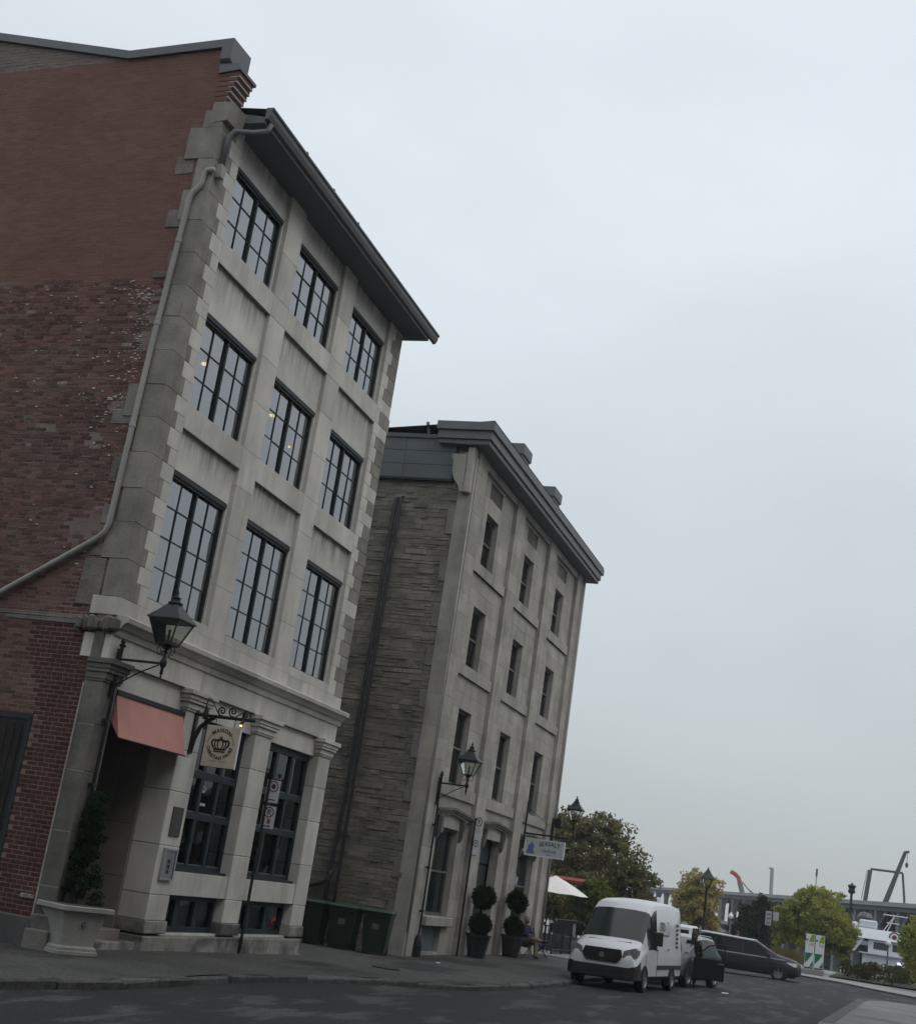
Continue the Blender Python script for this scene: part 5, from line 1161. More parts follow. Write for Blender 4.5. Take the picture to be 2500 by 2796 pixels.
# ---- white camper behind the cars
ct = thing('camper_van', 'white boxy camper parked beyond the yellow tree lamp post', 'van', (57.0, -1.35, gr(55, -5)), R(2))
MB().box(0, 4.2, -.95, .95, .40, 1.85, .12).build('body', whiteP, ct, world=False)
for k in range(3): MB().box(.4+k*1.2, 1.3+k*1.2, -1.006, -.99, 1.25, 1.75).build('side_window', carGlass, ct, world=False); 
for k in range(3): MB().box(.4+k*1.2, 1.3+k*1.2, .99, 1.006, 1.25, 1.75).build('side_window', carGlass, ct, world=False)
MB().box(-.008, .01, -.8, .8, 1.15, 1.6).build('windscreen', carGlass, ct, world=False)
for s in (-1, 1):
    for x_ in (.8, 3.4): wheel(ct, x_, s*.9, .33, .22, steelRim, s)

# ============================================================ people
def skinned(name, jn, ed, rad, m_, parent, root):
    names = list(jn); me = bpy.data.meshes.new(name); me.from_pydata([jn[k] for k in names], [(names.index(a), names.index(b_)) for a, b_ in ed], []); me.materials.append(m_)
    o = mk(name, me, parent, world=False); sm = o.modifiers.new('Skin', 'SKIN'); sm.use_smooth_shade = True
    if not me.skin_vertices: me.skin_vertices.new() if hasattr(me.skin_vertices, 'new') else None
    for i, k in enumerate(names):
        v_ = me.skin_vertices[0].data[i]; v_.radius = (rad[k], rad[k]) if not isinstance(rad[k], tuple) else rad[k]; v_.use_root = (k == root)
    sb = o.modifiers.new('Subdivision', 'SUBSURF'); sb.levels = 1; sb.render_levels = 2; return o
skinT = mat('skin', (.30, .19, .14), .6)
def person(label, loc, rz, J, top, legs, hair, hairlen=.1, shoes=None, group=None):
    t = thing('person', label, 'person', loc, rz, group)
    E_ = [('pel', 'waist'), ('waist', 'chest'), ('chest', 'neck'), ('neck', 'head'), ('head', 'crown')]
    Rr = {'pel': .135, 'waist': .12, 'chest': .12, 'neck': .055, 'head': .092, 'crown': .07}
    for s in 'LR':
        E_ += [('pel', 'hip'+s), ('hip'+s, 'knee'+s), ('knee'+s, 'ank'+s), ('ank'+s, 'toe'+s), ('chest', 'sho'+s), ('sho'+s, 'elb'+s), ('elb'+s, 'wri'+s), ('wri'+s, 'han'+s)]
        Rr.update({'hip'+s: .085, 'knee'+s: .058, 'ank'+s: .042, 'toe'+s: .032, 'sho'+s: .058, 'elb'+s: .042, 'wri'+s: .030, 'han'+s: .034})
    names = list(Rr); b_ = skinned('body', {k: J[k] for k in names}, E_, Rr, skinT, t, 'pel')
    lg = ['pel'] + [p_+s for s in 'LR' for p_ in ('hip', 'knee', 'ank')]
    skinned('trousers', {k: J[k] for k in lg}, [e for e in E_ if e[0] in lg and e[1] in lg], {k: Rr[k]+.016 for k in lg}, legs, t, 'pel')
    J = dict(J); J['collar'] = tuple(Vector(J['chest']).lerp(Vector(J['neck']), .8)); Rr['collar'] = .07; E_ = E_+[('chest', 'collar')]
    tp_ = ['pel', 'waist', 'chest', 'collar'] + [p_+s for s in 'LR' for p_ in ('sho', 'elb', 'wri')]
    skinned('jacket', {k: J[k] for k in tp_}, [e for e in E_ if e[0] in tp_ and e[1] in tp_], {k: Rr[k]+(.05 if k in ('chest', 'waist') else .024) for k in tp_}, top, t, 'chest')
    h = Vector(J['head']); c_ = Vector(J['crown'])
    hm = MB().lathe([(.0, .135), (.06, .12), (.10, .06), (.108, -.02), (.10, -.06-hairlen*.5), (.07, -.07-hairlen)], tuple(h+Vector((.012, 0, .05))), 12); hm.build('hair', hair, t, smooth=True, world=False)
    fx = -1
    for s in (-1, 1): MB().lathe([(0, -.008), (.012, 0), (0, .008)], (h.x-.088, h.y+s*.033, h.z+.02), 8, ax=0).build('eye', inkM, t, world=False)
    MB().prism([(h.x-.085, h.z+.02), (h.x-.118, h.z-.025), (h.x-.085, h.z-.03)], 1, h.y-.014, h.y+.014).build('nose', skinT, t, world=False)
    MB().box(h.x-.092, h.x-.08, h.y-.025, h.y+.025, h.z-.062, h.z-.052).build('mouth', redP, t, world=False)
    for s in 'LR':
        a, b2 = Vector(J['ank'+s]), Vector(J['toe'+s]); MB().tube([a+Vector((0, 0, -.02)), a.lerp(b2, .5)+Vector((0, 0, -.005)), b2], [.055, .05, .038], 8).build('shoe', shoes or blackM, t, smooth=True, world=False)
        w_, hd = Vector(J['wri'+s]), Vector(J['han'+s]); d_ = (hd-w_).normalized(); sx = d_.cross(Vector((0, 0, 1))).normalized()
        for k in range(4): MB().tube([hd+sx*(.012*(k-1.5)*1.6), hd+sx*(.019*(k-1.5))+d_*.045, hd+sx*(.018*(k-1.5))+d_*(.08 if k in (1, 2) else .068)-Vector((0, 0, .015))], [.011, .009, .007], 6).build('finger', skinT, t, smooth=True, world=False)
        MB().tube([hd-d_*.02+sx*.03, hd+sx*.05+d_*.02, hd+sx*.052+d_*.045], [.012, .010, .008], 6).build('thumb', skinT, t, smooth=True, world=False)
    return t
def stand(fwd=-.0, armL=None, armR=None):
    J = {'pel': (0, 0, .95), 'waist': (0, 0, 1.10), 'chest': (-.01+fwd*.3, 0, 1.33), 'neck': (fwd*.5, 0, 1.50), 'head': (-.02+fwd*.6, 0, 1.62), 'crown': (-.01+fwd*.6, 0, 1.71)}
    for s, y in (('L', -1), ('R', 1)): J.update({'hip'+s: (0, .10*y, .90), 'knee'+s: (-.03, .11*y, .50), 'ank'+s: (.02, .115*y, .09), 'toe'+s: (-.15, .13*y, .035), 'sho'+s: (fwd*.3, .19*y, 1.42), 'elb'+s: (.02+fwd*.4, .25*y, 1.14), 'wri'+s: (-.10+fwd, .23*y, .93), 'han'+s: (-.14+fwd, .225*y, .85)})
    return J
jeans = mat('blue_jeans', (.035, .055, .11), .9, mott=(5, .2)); khaki = mat('khaki_cloth', (.17, .145, .10), .9, mott=(5, .15)); navyC = mat('navy_cloth', (.02, .022, .05), .9, mott=(5, .2)); blkC = mat('black_cloth', (.012, .012, .013), .9); hairB = mat('brown_hair', (.06, .038, .022), .7, mott=(20, .3)); hairG = mat('grey_hair', (.2, .19, .18), .8); redC = mat('red_cloth', (.30, .03, .03), .85); burg = mat('burgundy_cloth', (.10, .03, .04), .9)
person('person with long brown hair in black standing behind the open car door', (27.75, -6.2, gr(27, -6.5)), R(10), stand(.0), blkC, blkC, hairB, .3)
person('person in blue jeans and burgundy top at the back of the white van', (24.95, -5.9, gr(24, -6)), R(195), stand(-.1), burg, jeans, hairB, .05)
person('distant person in a red jacket on the waterfront path', (79.0, -2.6, -1.0), R(80), stand(0), redC, blkC, hairB, .05)
# seated person with crossed leg on a blue folding chair, mostly hidden by the topiary
J = {'pel': (.0, 0, .50), 'waist': (.06, 0, .66), 'chest': (.10, 0, .90), 'neck': (.06, 0, 1.07), 'head': (.0, 0, 1.18), 'crown': (.01, 0, 1.27),
     'hipL': (-.02, -.10, .47), 'kneeL': (-.43, -.09, .52), 'ankL': (-.47, -.07, .10), 'toeL': (-.64, -.06, .04), 'hipR': (-.02, .10, .49), 'kneeR': (-.44, .10, .66), 'ankR': (-.56, -.24, .60), 'toeR': (-.72, -.34, .62),
     'shoL': (.08, -.19, .99), 'elbL': (-.04, -.25, .72), 'wriL': (-.28, -.16, .70), 'hanL': (-.35, -.13, .71), 'shoR': (.08, .19, .99), 'elbR': (-.06, .25, .74), 'wriR': (-.30, .15, .74), 'hanR': (-.37, .12, .75)}
person('seated person in navy top and khaki trousers with crossed leg by the restaurant wall', (27.0, -.62, -1.01), R(60), J, navyC, khaki, hairG, .03, mat('brown_shoe', (.05, .032, .02), .7))
def fold_chair(loc, rz, lab):
    t = thing('folding_chair', lab, 'chair', loc, rz, 'blue folding chairs')
    bl = mat('blue_canvas', (.035, .04, .17), .85, mott=(6, .1))
    MB().box(-.24, .24, -.25, .25, .43, .45).build('seat', bl, t, world=False); q = MB().box(-.01, .01, -.26, .26, .55, .92); q.v = [(x_+.24+(z_-.5)*.2, y_, z_) for x_, y_, z_ in q.v]; q.build('backrest', bl, t, world=False)
    for s in (-1, 1):
        for a, b_ in (((-.24, s*.27, 0), (.22, s*.27, .58)), ((.24, s*.27, 0), (-.24, s*.27, .58))): MB().tube([a, b_], .013, 6).build('leg', blackM, t, world=False)
        MB().box(-.26, .24, s*.27-.03, s*.27+.03, .60, .615).build('armrest', bl, t, world=False)
    for s in (-1, 1): MB().tube([(.24, s*.27, .3), (.34, s*.27, .95)], .013, 6).build('back_post', blackM, t, world=False)
fold_chair((27.0, -.60, -1.01), R(60), 'blue folding chair under the seated person'); fold_chair((28.9, -.75, -1.01), R(100), 'blue folding chair with black legs beside the corner down pipe')
# ============================================================ trees and planting across the street
def lobes_round(n, R_, H0, H1, seed, sx=1.0, sy=1.0, lr=(.28, .45)):
    g = random.Random(seed); o = []
    for k in range(n):
        a = g.uniform(0, 6.28); q = math.sqrt(g.random())*.72; z_ = g.uniform(H0, H1); sh = math.sqrt(max(.15, 1-((z_-(H0+H1)/2)/((H1-H0)/2+.6))**2))
        r_ = R_*g.uniform(*lr); o.append((R_*q*sx*math.cos(a)*sh, R_*q*sy*math.sin(a)*sh, z_, r_*sx, r_*sy, r_*.8))
    return o
tree('maple_tree', 'large dark maple turning brown at the top behind the parasol', (57, 4.4, -1.0),
     [(0, 0, 4.6, 1.9, 1.9, 1.6), (-.4, -2.4, 4.7, 1.7, 1.5, 1.2), (.3, -3.4, 3.5, 1.6, 1.3, 1.1), (0, -3.6, 2.5, 1.4, 1.2, .9), (0, -1.2, 6.1, 1.3, 1.2, .9), (.2, -2.2, 5.9, 1.0, 1.0, .8), (0, .6, 6.3, 1.5, 1.4, .9), (0, 2.2, 5.0, 1.8, 1.8, 1.6), (.3, 1.5, 3.4, 2.2, 2.0, 1.4), (-.3, -1.2, 3.2, 2.2, 2.0, 1.3), (0, 3.6, 3.5, 1.9, 1.8, 1.6)],
     760, 46, .105, L_dark, (2.2, .22), 21, clr=.40, dens=.36)
tree('young_tree', 'small fresh green tree beside the white parasol', (46.5, 1.1, -1.0), [(0, 0, 2.5, .85, .9, .7), (.1, -.5, 2.2, .6, .6, .6), (0, .6, 2.2, .6, .6, .6)], 130, 60, .08, L_bri, (1.6, .06), 22, clr=.28)
tree('hedge_tree', 'dark shrubby tree behind the terrace railing', (49.5, 3.2, -1.0), [(0, 0, 1.9, 1.2, 1.6, 1.0), (0, 1.6, 1.9, 1.2, 1.4, 1.1), (0, -1.3, 1.5, 1.0, 1.0, .9), (0, 3.0, 2.2, 1.2, 1.4, 1.3)], 260, 60, .10, L_dark, (.9, .08), 23, clr=.38)
tree('yellow_tree', 'yellow and orange round tree behind the tall street lamp', (63.5, -1.6, -1.0), lobes_round(16, 1.75, 1.9, 4.1, 31) + [(0, 0, 3.2, 1.3, 1.35, 1.3), (0, .1, 4.4, .7, .8, .5)], 430, 44, .09, L_yel, (1.4, .10), 31, clr=.29, dens=.4)
tree('dark_tree', 'dark evergreen tree between the yellow tree and the sign pole', (82.0, -3.4, -1.0), [(0, 0, 2.4, 1.3, 1.2, 1.4), (0, -.6, 3.6, .9, .8, .8), (0, .9, 1.7, 1.1, .9, .8), (0, -1.1, 1.9, 1.0, .9, 1.1)], 300, 60, .10, L_con, (.8, .08), 33, clr=.36)
tree('willow_tree', 'broad green and yellow tree behind the information board', (72.0, -7.9, -1.0), lobes_round(20, 2.45, 1.7, 4.1, 35, sy=1.08) + [(0, 0, 3.3, 2.0, 2.0, 1.7), (0, 1.5, 2.4, 1.1, 1.1, 1.2), (0, -1.6, 2.6, 1.1, 1.2, 1.3), (0, -.4, 4.7, 1.2, 1.3, .7)], 800, 50, .10, L_grn, (1.2, .13), 35, clr=.33, dens=.4)
tree('green_tree', 'green tree with yellow top at the right edge before the white boat', (63.5, -14.4, -1.0), lobes_round(14, 1.7, 1.2, 3.6, 37) + [(0, 0, 2.6, 1.35, 1.4, 1.4)], 430, 60, .10, L_grn, (1.0, .10), 37, clr=.33)
tree('maple_tree', 'maple across the street reflected in the shop window', (64, -27, -1.0), lobes_round(14, 3.2, 3.0, 7.0, 41), 320, 50, .16, L_dark, (2.4, .2), 41, clr=.7)
tree('maple_tree', 'second maple across the street reflected in the shop window', (52, -29, -1.0), lobes_round(14, 3.0, 3.0, 7.5, 43), 320, 50, .16, L_dark, (2.4, .2), 43, clr=.7)
g = np.random.default_rng(8); n = 420
c = np.stack([66.6+g.random(n)*10, -9.9-g.random(n)*22, -.75+g.random(n)*.75], 1); o = join_np('ground_cover', leaves(c, .25+.25*g.random(n), 46, .09, 9), leafmat('shrub_leaves', [(.03, .035, .012), (.055, .055, .02), (.10, .085, .035)]), None); tag(o, 'low shrubs and ground cover on the bank below the white boat', 'shrubs', kind='stuff')
def grass(nm, lab, x0, x1, y0, y1, z_, n, h, seed):
    g = np.random.default_rng(seed); b = np.stack([x0+(x1-x0)*g.random(n), y0+(y1-y0)*g.random(n), np.full(n, z_)], 1); a = g.random(n)*6.28; w = .02
    sx = np.stack([np.cos(a)*w, np.sin(a)*w, np.zeros(n)], 1); lean = np.stack([g.normal(size=n)*.12, g.normal(size=n)*.12, np.ones(n)], 1)*(h*(.6+.5*g.random(n)))[:, None]
    q = np.stack([b-sx, b+sx, b+lean*.6+sx*.7, b+lean], 1); o = join_np(nm, q, L_gra, None); tag(o, lab, 'grass', kind='stuff')
grass('ornamental_grass', 'dry ornamental grass on the far pavement left of the information board', 67.3, 69.5, -7.5, -4.6, -1.0, 3200, 1.25, 12)
grass('bank_grass', 'dry grass tufts at the right edge of the bank', 62.0, 66, -17.5, -14.8, -1.0, 1800, .5, 13)
hg = np.random.default_rng(6); n = 160; c = np.stack([66+hg.random(n)*1.2, -4.2+hg.random(n)*7.5, -.9+hg.random(n)*.7], 1); o = join_np('low_hedge', leaves(c, .25+.1*hg.random(n), 50, .08, 14), L_bri, None); tag(o, 'low green hedge under the yellow tree', 'hedge', kind='stuff')

# ============================================================ terrace: parasol, railing, tables
t = thing('parasol', 'large cream parasol over the restaurant terrace', 'parasol', (39, 1.35, -1.0))
MB().tube([(0, 0, 0), (0, 0, 3.0)], .03, 8).build('pole', mat('wood_pole', (.12, .08, .05), .7), t, world=False); MB().box(-.3, .3, -.3, .3, 0, .08, .02).build('base', conc, t, world=False)
cv = MB(); n = 8; R_ = 1.5; rings = [(0, 2.95), (.35, 2.72), (.7, 2.33)]
cv.v = [(0, 0, 3.0)]
for f_, z_ in ((.33, 2.80), (.66, 2.57), (1.0, 2.30)):
    for k in range(n*2):
        a = math.pi*k/n; sg = 1-(.06*f_ if k % 2 else 0); cv.v.append((R_*f_*sg*math.cos(a), R_*f_*sg*math.sin(a), z_-(.03*f_ if k % 2 else 0)))
m2 = n*2; cv.f = [(0, 1+k, 1+(k+1) % m2) for k in range(m2)] + [(1+r_*m2+k, 1+(r_+1)*m2+k, 1+(r_+1)*m2+(k+1) % m2, 1+r_*m2+(k+1) % m2) for r_ in range(2) for k in range(m2)]
cloth = bpy.data.materials.new('cream_canvas'); cloth.use_nodes = True; _t = cloth.node_tree; _b = _t.nodes['Principled BSDF']; _b.inputs['Base Color'].default_value = (.74, .73, .69, 1); _b.inputs['Roughness'].default_value = .9
cv.build('canopy', cloth, t, world=False)
for k in range(8): a = math.pi*k/4; MB().tube([(0, 0, 2.35), (R_*math.cos(a), R_*math.sin(a), 2.29)], .01, 5).build('rib', barkM, t, world=False)
t = thing('terrace_railing', 'black iron terrace railing beyond the second building', 'railing', (35.5, -.2, -1.0))
def rail(x0, y0, x1, y1, par):
    L_ = math.hypot(x1-x0, y1-y0); n = int(L_/.13); 
    for z_ in (.15, 1.3): MB().tube([(x0, y0, -1+z_), (x1, y1, -1+z_)], .022, 6).build('rail', blackM, par)
    me = None
    for k in range(n+1):
        f_ = k/n; r_ = .012 if k % 10 else .03
        MB().tube([(x0+(x1-x0)*f_, y0+(y1-y0)*f_, -1), (x0+(x1-x0)*f_, y0+(y1-y0)*f_, .3)], r_, 5).build('baluster' if k % 10 else 'post', blackM, par)
rail(33.2, -.15, 36.6, -.35, t); rail(36.6, -.35, 36.6, 3.0, t)
tag(MB().box(36.9, 37.2, -.6, 4.5, -1.0, -.35, .03).build('terrace_wall', conc), 'low concrete planter wall behind the terrace railing', 'wall')
tag(MB().box(37.25, 37.6, -.6, 4.5, -1.0, -.62, .03).build('terrace_step', mat('yellow_step', (.26, .22, .13), .9)), 'yellowish step edge behind the terrace wall', 'step')
for k, (x, y) in enumerate(((34.2, .6), (35.4, 1.4))):
    t = thing('terrace_table', ('dark high table nearest the corner of the second building', 'dark high table further back on the terrace')[k], 'table', (x, y, -1.0), 0, 'dark terrace tables')
    MB().box(-.35, .35, -.35, .35, .98, 1.02).build('table_top', blackM, t, world=False)
    for sx in (-1, 1):
        for sy in (-1, 1): MB().tube([(sx*.28, sy*.28, 0), (sx*.28, sy*.28, .98)], .02, 6).build('leg', blackM, t, world=False)
for k, (x, y) in enumerate(((34.6, -.05), (35.9, .45), (35.0, 2.2))):
    t = thing('bar_stool', ('dark bar stool closest to the pavement', 'dark bar stool between the two high tables', 'dark bar stool furthest back on the terrace')[k], 'stool', (x, y, -1.0), R(20*k), 'dark bar stools')
    MB().box(-.19, .19, -.19, .19, .72, .76, .015).build('seat', blackM, t, world=False); MB().box(.17, .19, -.19, .19, .76, 1.08).build('backrest', blackM, t, world=False)
    for sx in (-1, 1):
        for sy in (-1, 1): MB().tube([(sx*.18, sy*.18, 0), (sx*.15, sy*.15, .72)], .014, 6).build('leg', blackM, t, world=False)
t = thing('red_canopy', 'red canvas canopy strip under the maple tree', 'canopy', (46, 2.5, -1.0))
MB().add([(-.6, -1.0, 3.0), (.6, -1.0, 3.15), (.6, 1.6, 3.15), (-.6, 1.6, 3.0), (-.6, -1.0, 2.87), (-.6, 1.6, 2.87)], [(0,1,2,3), (0,3,5,4)]).build('cover', mat('faded_red_canvas', (.20, .03, .03), .85), t, world=False)
for x, y in ((-.55, -.95), (.55, -.95), (.55, 1.55), (-.55, 1.55)): MB().tube([(x, y, 0), (x, y, 3.0)], .025, 6).build('post', blackM, t, world=False)
# litter on the pavement and a drain cover
tag(MB().box(15.5, 15.62, -1.25, -1.17, gs(15.5)-.01, gs(15.5)+.025, .01).build('paper_litter', whiteP), 'small white paper litter on the pavement below the bins', 'litter')
tag(MB().lathe([(.0, 0), (.32, 0), (.32, .012), (0, .012)], (9.6, -1.9, gs(9.6)-.008), 20).build('drain_cover', mat('cast_iron_cover', (.03, .03, .03), .7, mott=(12, .3))), 'round iron cover in the pavement before the alley', 'cover')
tag(MB().box(26.6, 26.9, -7.55, -7.35, gr(27, -7)-.005, gr(27, -7)+.03, .01).build('paper_litter', whiteP), 'white paper litter on the road beside the grey car', 'litter')

# ============================================================ lamps, signs and board across the street
t = thing('street_lamp', 'tall green black street lamp in front of the yellow tree', 'street lamp', (54.0, -3.25, -1.02))
MB().lathe([(.16, 0), (.16, .3), (.10, .42), (.075, .9), (.06, 1.0), (.05, 3.6), (.06, 3.62), (.04, 3.75)], (0, 0, 0), 12).build('post', blackM, t, smooth=True, world=False); MB().tube([(0, -.35, 3.45), (0, .35, 3.45)], .016, 6).build('ladder_bar', blackM, t, world=False)
c = (0, 0, 0); b0, b1 = .12, .26; fr = MB(); q = [(-1, -1), (1, -1), (1, 1), (-1, 1)]
for k in range(4):
    a, b_ = q[k], q[(k+1) % 4]; fr.tube([(a[0]*b0, a[1]*b0, 3.76), (a[0]*b1, a[1]*b1, 4.22)], .016, 6); fr.tube([(a[0]*b1, a[1]*b1, 4.22), (b_[0]*b1, b_[1]*b1, 4.22)], .018, 6); fr.tube([(a[0]*b0, a[1]*b0, 3.76), (b_[0]*b0, b_[1]*b0, 3.76)], .016, 6)
    MB().add([(a[0]*b0*.95, a[1]*b0*.95, 3.77), (b_[0]*b0*.95, b_[1]*b0*.95, 3.77), (b_[0]*b1*.95, b_[1]*b1*.95, 4.21), (a[0]*b1*.95, a[1]*b1*.95, 4.21)], [(0,1,2,3)]).build('glass_pane', glassL, t, world=False)
fr.build('frame', blackM, t, world=False); MB().lathe([(.42, 4.22), (.42, 4.24), (.26, 4.42), (.12, 4.6), (.10, 4.62), (.13, 4.64), (.05, 4.70), (.03, 4.78), (.0, 4.86)], (0, 0, 0), 8).build('roof', mat('green_black_roof', (.012, .022, .02), .5), t, world=False)
globe = mat('opal_globe', (.72, .73, .72), .3)
def globe_lamp(loc, H, lab):
    t = thing('globe_lamp', lab, 'street lamp', loc, 0, 'globe lamps on the waterfront')
    MB().lathe([(.12, 0), (.12, .25), (.06, .4), (.05, H-.25), (.1, H-.2), (.08, H-.16)], (0, 0, 0), 10).build('post', mat('grey_post', (.14, .145, .15), .6), t, world=False)
    MB().lathe([(.0, -.17), (.12, -.13), (.18, 0), (.12, .13), (.06, .17), (.05, .24), (0, .26)], (0, 0, H), 12).build('globe', globe, t, smooth=True, world=False)
globe_lamp((76, -2.35, -1.0), 2.65, 'globe lamp post right of the yellow tree'); globe_lamp((73, -12.45, -1.0), 2.4, 'globe lamp post in front of the white boat')
t = thing('sign_pole', 'dark pole carrying white street signs before the broad tree', 'sign post', (58.6, -6.3, -1.0))
MB().tube([(0, 0, 0), (0, 0, 3.25)], .07, 8).build('pole', blackM, t, world=False); MB().box(-.11, -.08, -.02, .30, 2.35, 3.1).build('sign_panel', signW, t, world=False); MB().box(-.11, -.08, -.40, -.10, 2.65, 3.1).build('sign_panel', signW, t, world=False)
for z_ in (2.5, 2.72, 2.94): MB().box(-.118, -.112, .04, .24, z_-.06, z_+.04).build('print_block', gry, t, world=False)
MB().box(-.1, .1, -.1, .1, 0, 1.3).build('control_box', blackM, t, world=False)
t = thing('information_board', 'white and green information board on the far pavement', 'board', (66.0, -8.35, -1.0))
bW = mat('board_white', (.55, .57, .58), .55, mott=(2, .04)); g1 = mat('board_green', (.01, .13, .07), .5); g2 = mat('board_lime', (.20, .26, .03), .5)
MB().box(-.3, .3, -.62, .62, 0, .30, .03).build('base', conc, t, world=False)
for k, y0 in enumerate((-.55, .01)):
    p_ = MB().box(-.05, .05, y0, y0+.52, .30, 2.25, .01).build('panel', bW, t, world=False)
    def pr(poly, m_, nm): MB().add([(-.053, y0+.26-u_*.72, z_*.93) for u_, z_ in poly], [tuple(range(len(poly)))]).build(nm, m_, p_, world=False)
    pr([(-.33, .62), (-.33, 1.28), (.28, 1.28), (.0, .92)], g1, 'green_shape'); pr([(.05, .45), (.33, .45), (.33, .85)], g1, 'green_shape'); pr([(-.10, 1.95), (.33, 1.95), (.33, 2.40), (.10, 2.40)], g2, 'lime_shape'); pr([(-.34, .34), (.34, .34), (.34, .42), (-.34, .42)], plasD, 'dark_foot'); pr([(-.33, 2.0), (-.33, 2.12), (-.14, 2.12), (-.2, 2.0)], g1, 'green_shape')
    for q in range(3): pr([(-.05, 1.84-q*.06), (.3, 1.84-q*.06), (.3, 1.865-q*.06), (-.05, 1.865-q*.06)], gry, 'text_line')
t = thing('dark_lamp', 'dark lamp head rising behind the broad tree', 'street lamp', (86.0, -9.75, -1.0)); MB().tube([(0, 0, 0), (0, 0, 5.6)], .09, 8).build('post', blackM, t, world=False); MB().lathe([(.1, 5.5), (.28, 5.65), (.22, 5.9), (.32, 6.1), (.12, 6.2), (0, 6.35)], (0, 0, 0), 10).build('head', blackM, t, world=False)
tag(MB().prism([(-4.5, -1.05), (-4.5, -.3), (-2.2, .35), (.6, 1.1), (2.0, 1.1), (2.0, -1.05)], 0, 84.2, 84.9).build('ramp_wall', mat('ramp_concrete', (.30, .305, .31), .9, mott=(.7, .08))), 'sloping grey ramp wall behind the globe lamp', 'wall')

# ============================================================ white boats
bwM = mat('boat_white', (.60, .62, .65), .35, mott=(.8, .04), spec=.5); bwD = mat('boat_window', (.05, .055, .06), .15, spec=.6)
bt = thing('tour_boat', 'large white tour boat with dark cabin windows at the quay', 'boat', (98, -15.5, -3.4), R(-90))
# local: x runs along the boat towards the right of the picture, y away from the quay
MB().add([(-6, 0, 0), (12, 0, 0), (12, 4.5, 0), (-6, 4.5, 0), (-6.6, -.2, 2.6), (12.4, -.2, 2.6), (12.4, 4.7, 2.6), (-6.6, 4.7, 2.6)], [(0,3,2,1), (4,5,6,7), (0,1,5,4), (1,2,6,5), (2,3,7,6), (3,0,4,7)]).build('hull', bwM, bt, world=False)
MB().box(-4.9, 12, .1, 4.3, 2.61, 3.9).build('lower_cabin', bwM, bt, world=False)
for k in range(7): MB().box(-3.0+k*2.0, -1.4+k*2.0, .085, .099, 2.75, 3.25).build('porthole_window', bwD, bt, world=False)
MB().box(-5.2, 12, -.3, 4.4, 3.91, 3.98).build('deck', bwM, bt, world=False)
MB().box(-4.5, 12, .3, 4.1, 3.99, 5.05).build('upper_cabin', bwM, bt, world=False)
for k in range(8): MB().box(-4.2+k*1.55 if k else -4.1, -2.95+k*1.55, .285, .299, 4.32, 4.86).build('cabin_window', bwD, bt, world=False)
MB().add([(-5.9, .0, 5.06), (12, .0, 5.06), (12, 4.3, 5.06), (-5.9, 4.3, 5.06), (-5.6, .55, 5.85), (12, .55, 5.85), (12, 3.9, 5.85), (-5.6, 3.9, 5.85)], [(0,3,2,1), (4,5,6,7), (0,1,5,4), (1,2,6,5), (2,3,7,6), (3,0,4,7)]).build('roof', bwM, bt, world=False)
MB().prism([(-5.8, 3.99), (-5.5, 3.99), (-4.8, 5.05), (-5.3, 5.05)], 1, .2, .35).build('stair_brace', bwM, bt, world=False)
for k in range(5): MB().box(-6.3+k*.12, -5.6+k*.12, .4, 1.2, 3.99+k*.2, 4.04+k*.2).build('stair_tread', bwD, bt, world=False)
em = MB().lathe([(0, 0), (.42, 0), (.42, .02), (0, .02)], (-2.55, .18, 5.42), 20, ax=1).build('emblem', navy, bt, world=False); MB().lathe([(0, 0), (.32, 0), (.32, .02), (0, .02)], (-2.55, .15, 5.42), 20, ax=1).build('emblem_ring', whiteP, em, world=False); MB().lathe([(0, 0), (.18, 0), (.18, .02), (0, .02)], (-2.55, .12, 5.42), 20, ax=1).build('emblem_centre', redP, em, world=False)
MB().box(-5.3, -3.9, .9, 3.2, 5.86, 6.5, .1).build('funnel_housing', bwM, bt, world=False); MB().lathe([(.0, .6), (.35, .55), (.55, .25), (.6, 0)], (-4.9, 1.6, 6.5), 12).build('dark_dome', bwD, bt, smooth=True, world=False); MB().lathe([(.0, .4), (.22, .35), (.35, .12), (.35, 0)], (-5.6, 1.5, 5.86), 12).build('radar_dome', whiteP, bt, smooth=True, world=False)
for a, b_ in (((-3.4, .8, 5.86), (-2.6, .8, 7.1)), ((-3.1, .8, 5.86), (-2.6, .8, 7.1)), ((-3.5, .8, 7.1), (-1.6, .8, 7.1)), ((-3.2, .8, 6.5), (-2.2, .8, 6.5))): MB().tube([a, b_], .05, 6).build('mast', bwM, bt, world=False)
MB().box(-2.2, -1.9, .02, .09, 3.35, 3.55).build('blue_lamp', emit('blue_white_lamp', (.55, .5, 1.0), 3.0), bt, world=False)
for k in range(16): MB().tube([(-5+k*1.1, -.25, 3.98), (-5+k*1.1, -.25, 4.0+.0)], .02, 4) if False else None
b2 = thing('moored_boat', 'distant white boat seen over the van roof under the maple', 'boat', (110, 9.2, -3.4), R(-90))
MB().add([(-4, 0, 0), (5, 0, 0), (5, 3, 0), (-4, 3, 0), (-4.6, -.2, 3.2), (5.6, -.2, 3.2), (5.6, 3.2, 3.2), (-4.6, 3.2, 3.2)], [(0,3,2,1), (4,5,6,7), (0,1,5,4), (1,2,6,5), (2,3,7,6), (3,0,4,7)]).build('hull', bwM, b2, world=False)
MB().box(-2.5, 3, .2, 2.8, 3.21, 4.9, .1).build('cabin', bwM, b2, world=False); MB().box(-1.5, 1.2, .4, 2.4, 4.91, 6.0, .1).build('wheelhouse', bwM, b2, world=False); MB().box(-1.2, .9, .385, .399, 5.2, 5.7).build('cabin_window', bwD, b2, world=False)
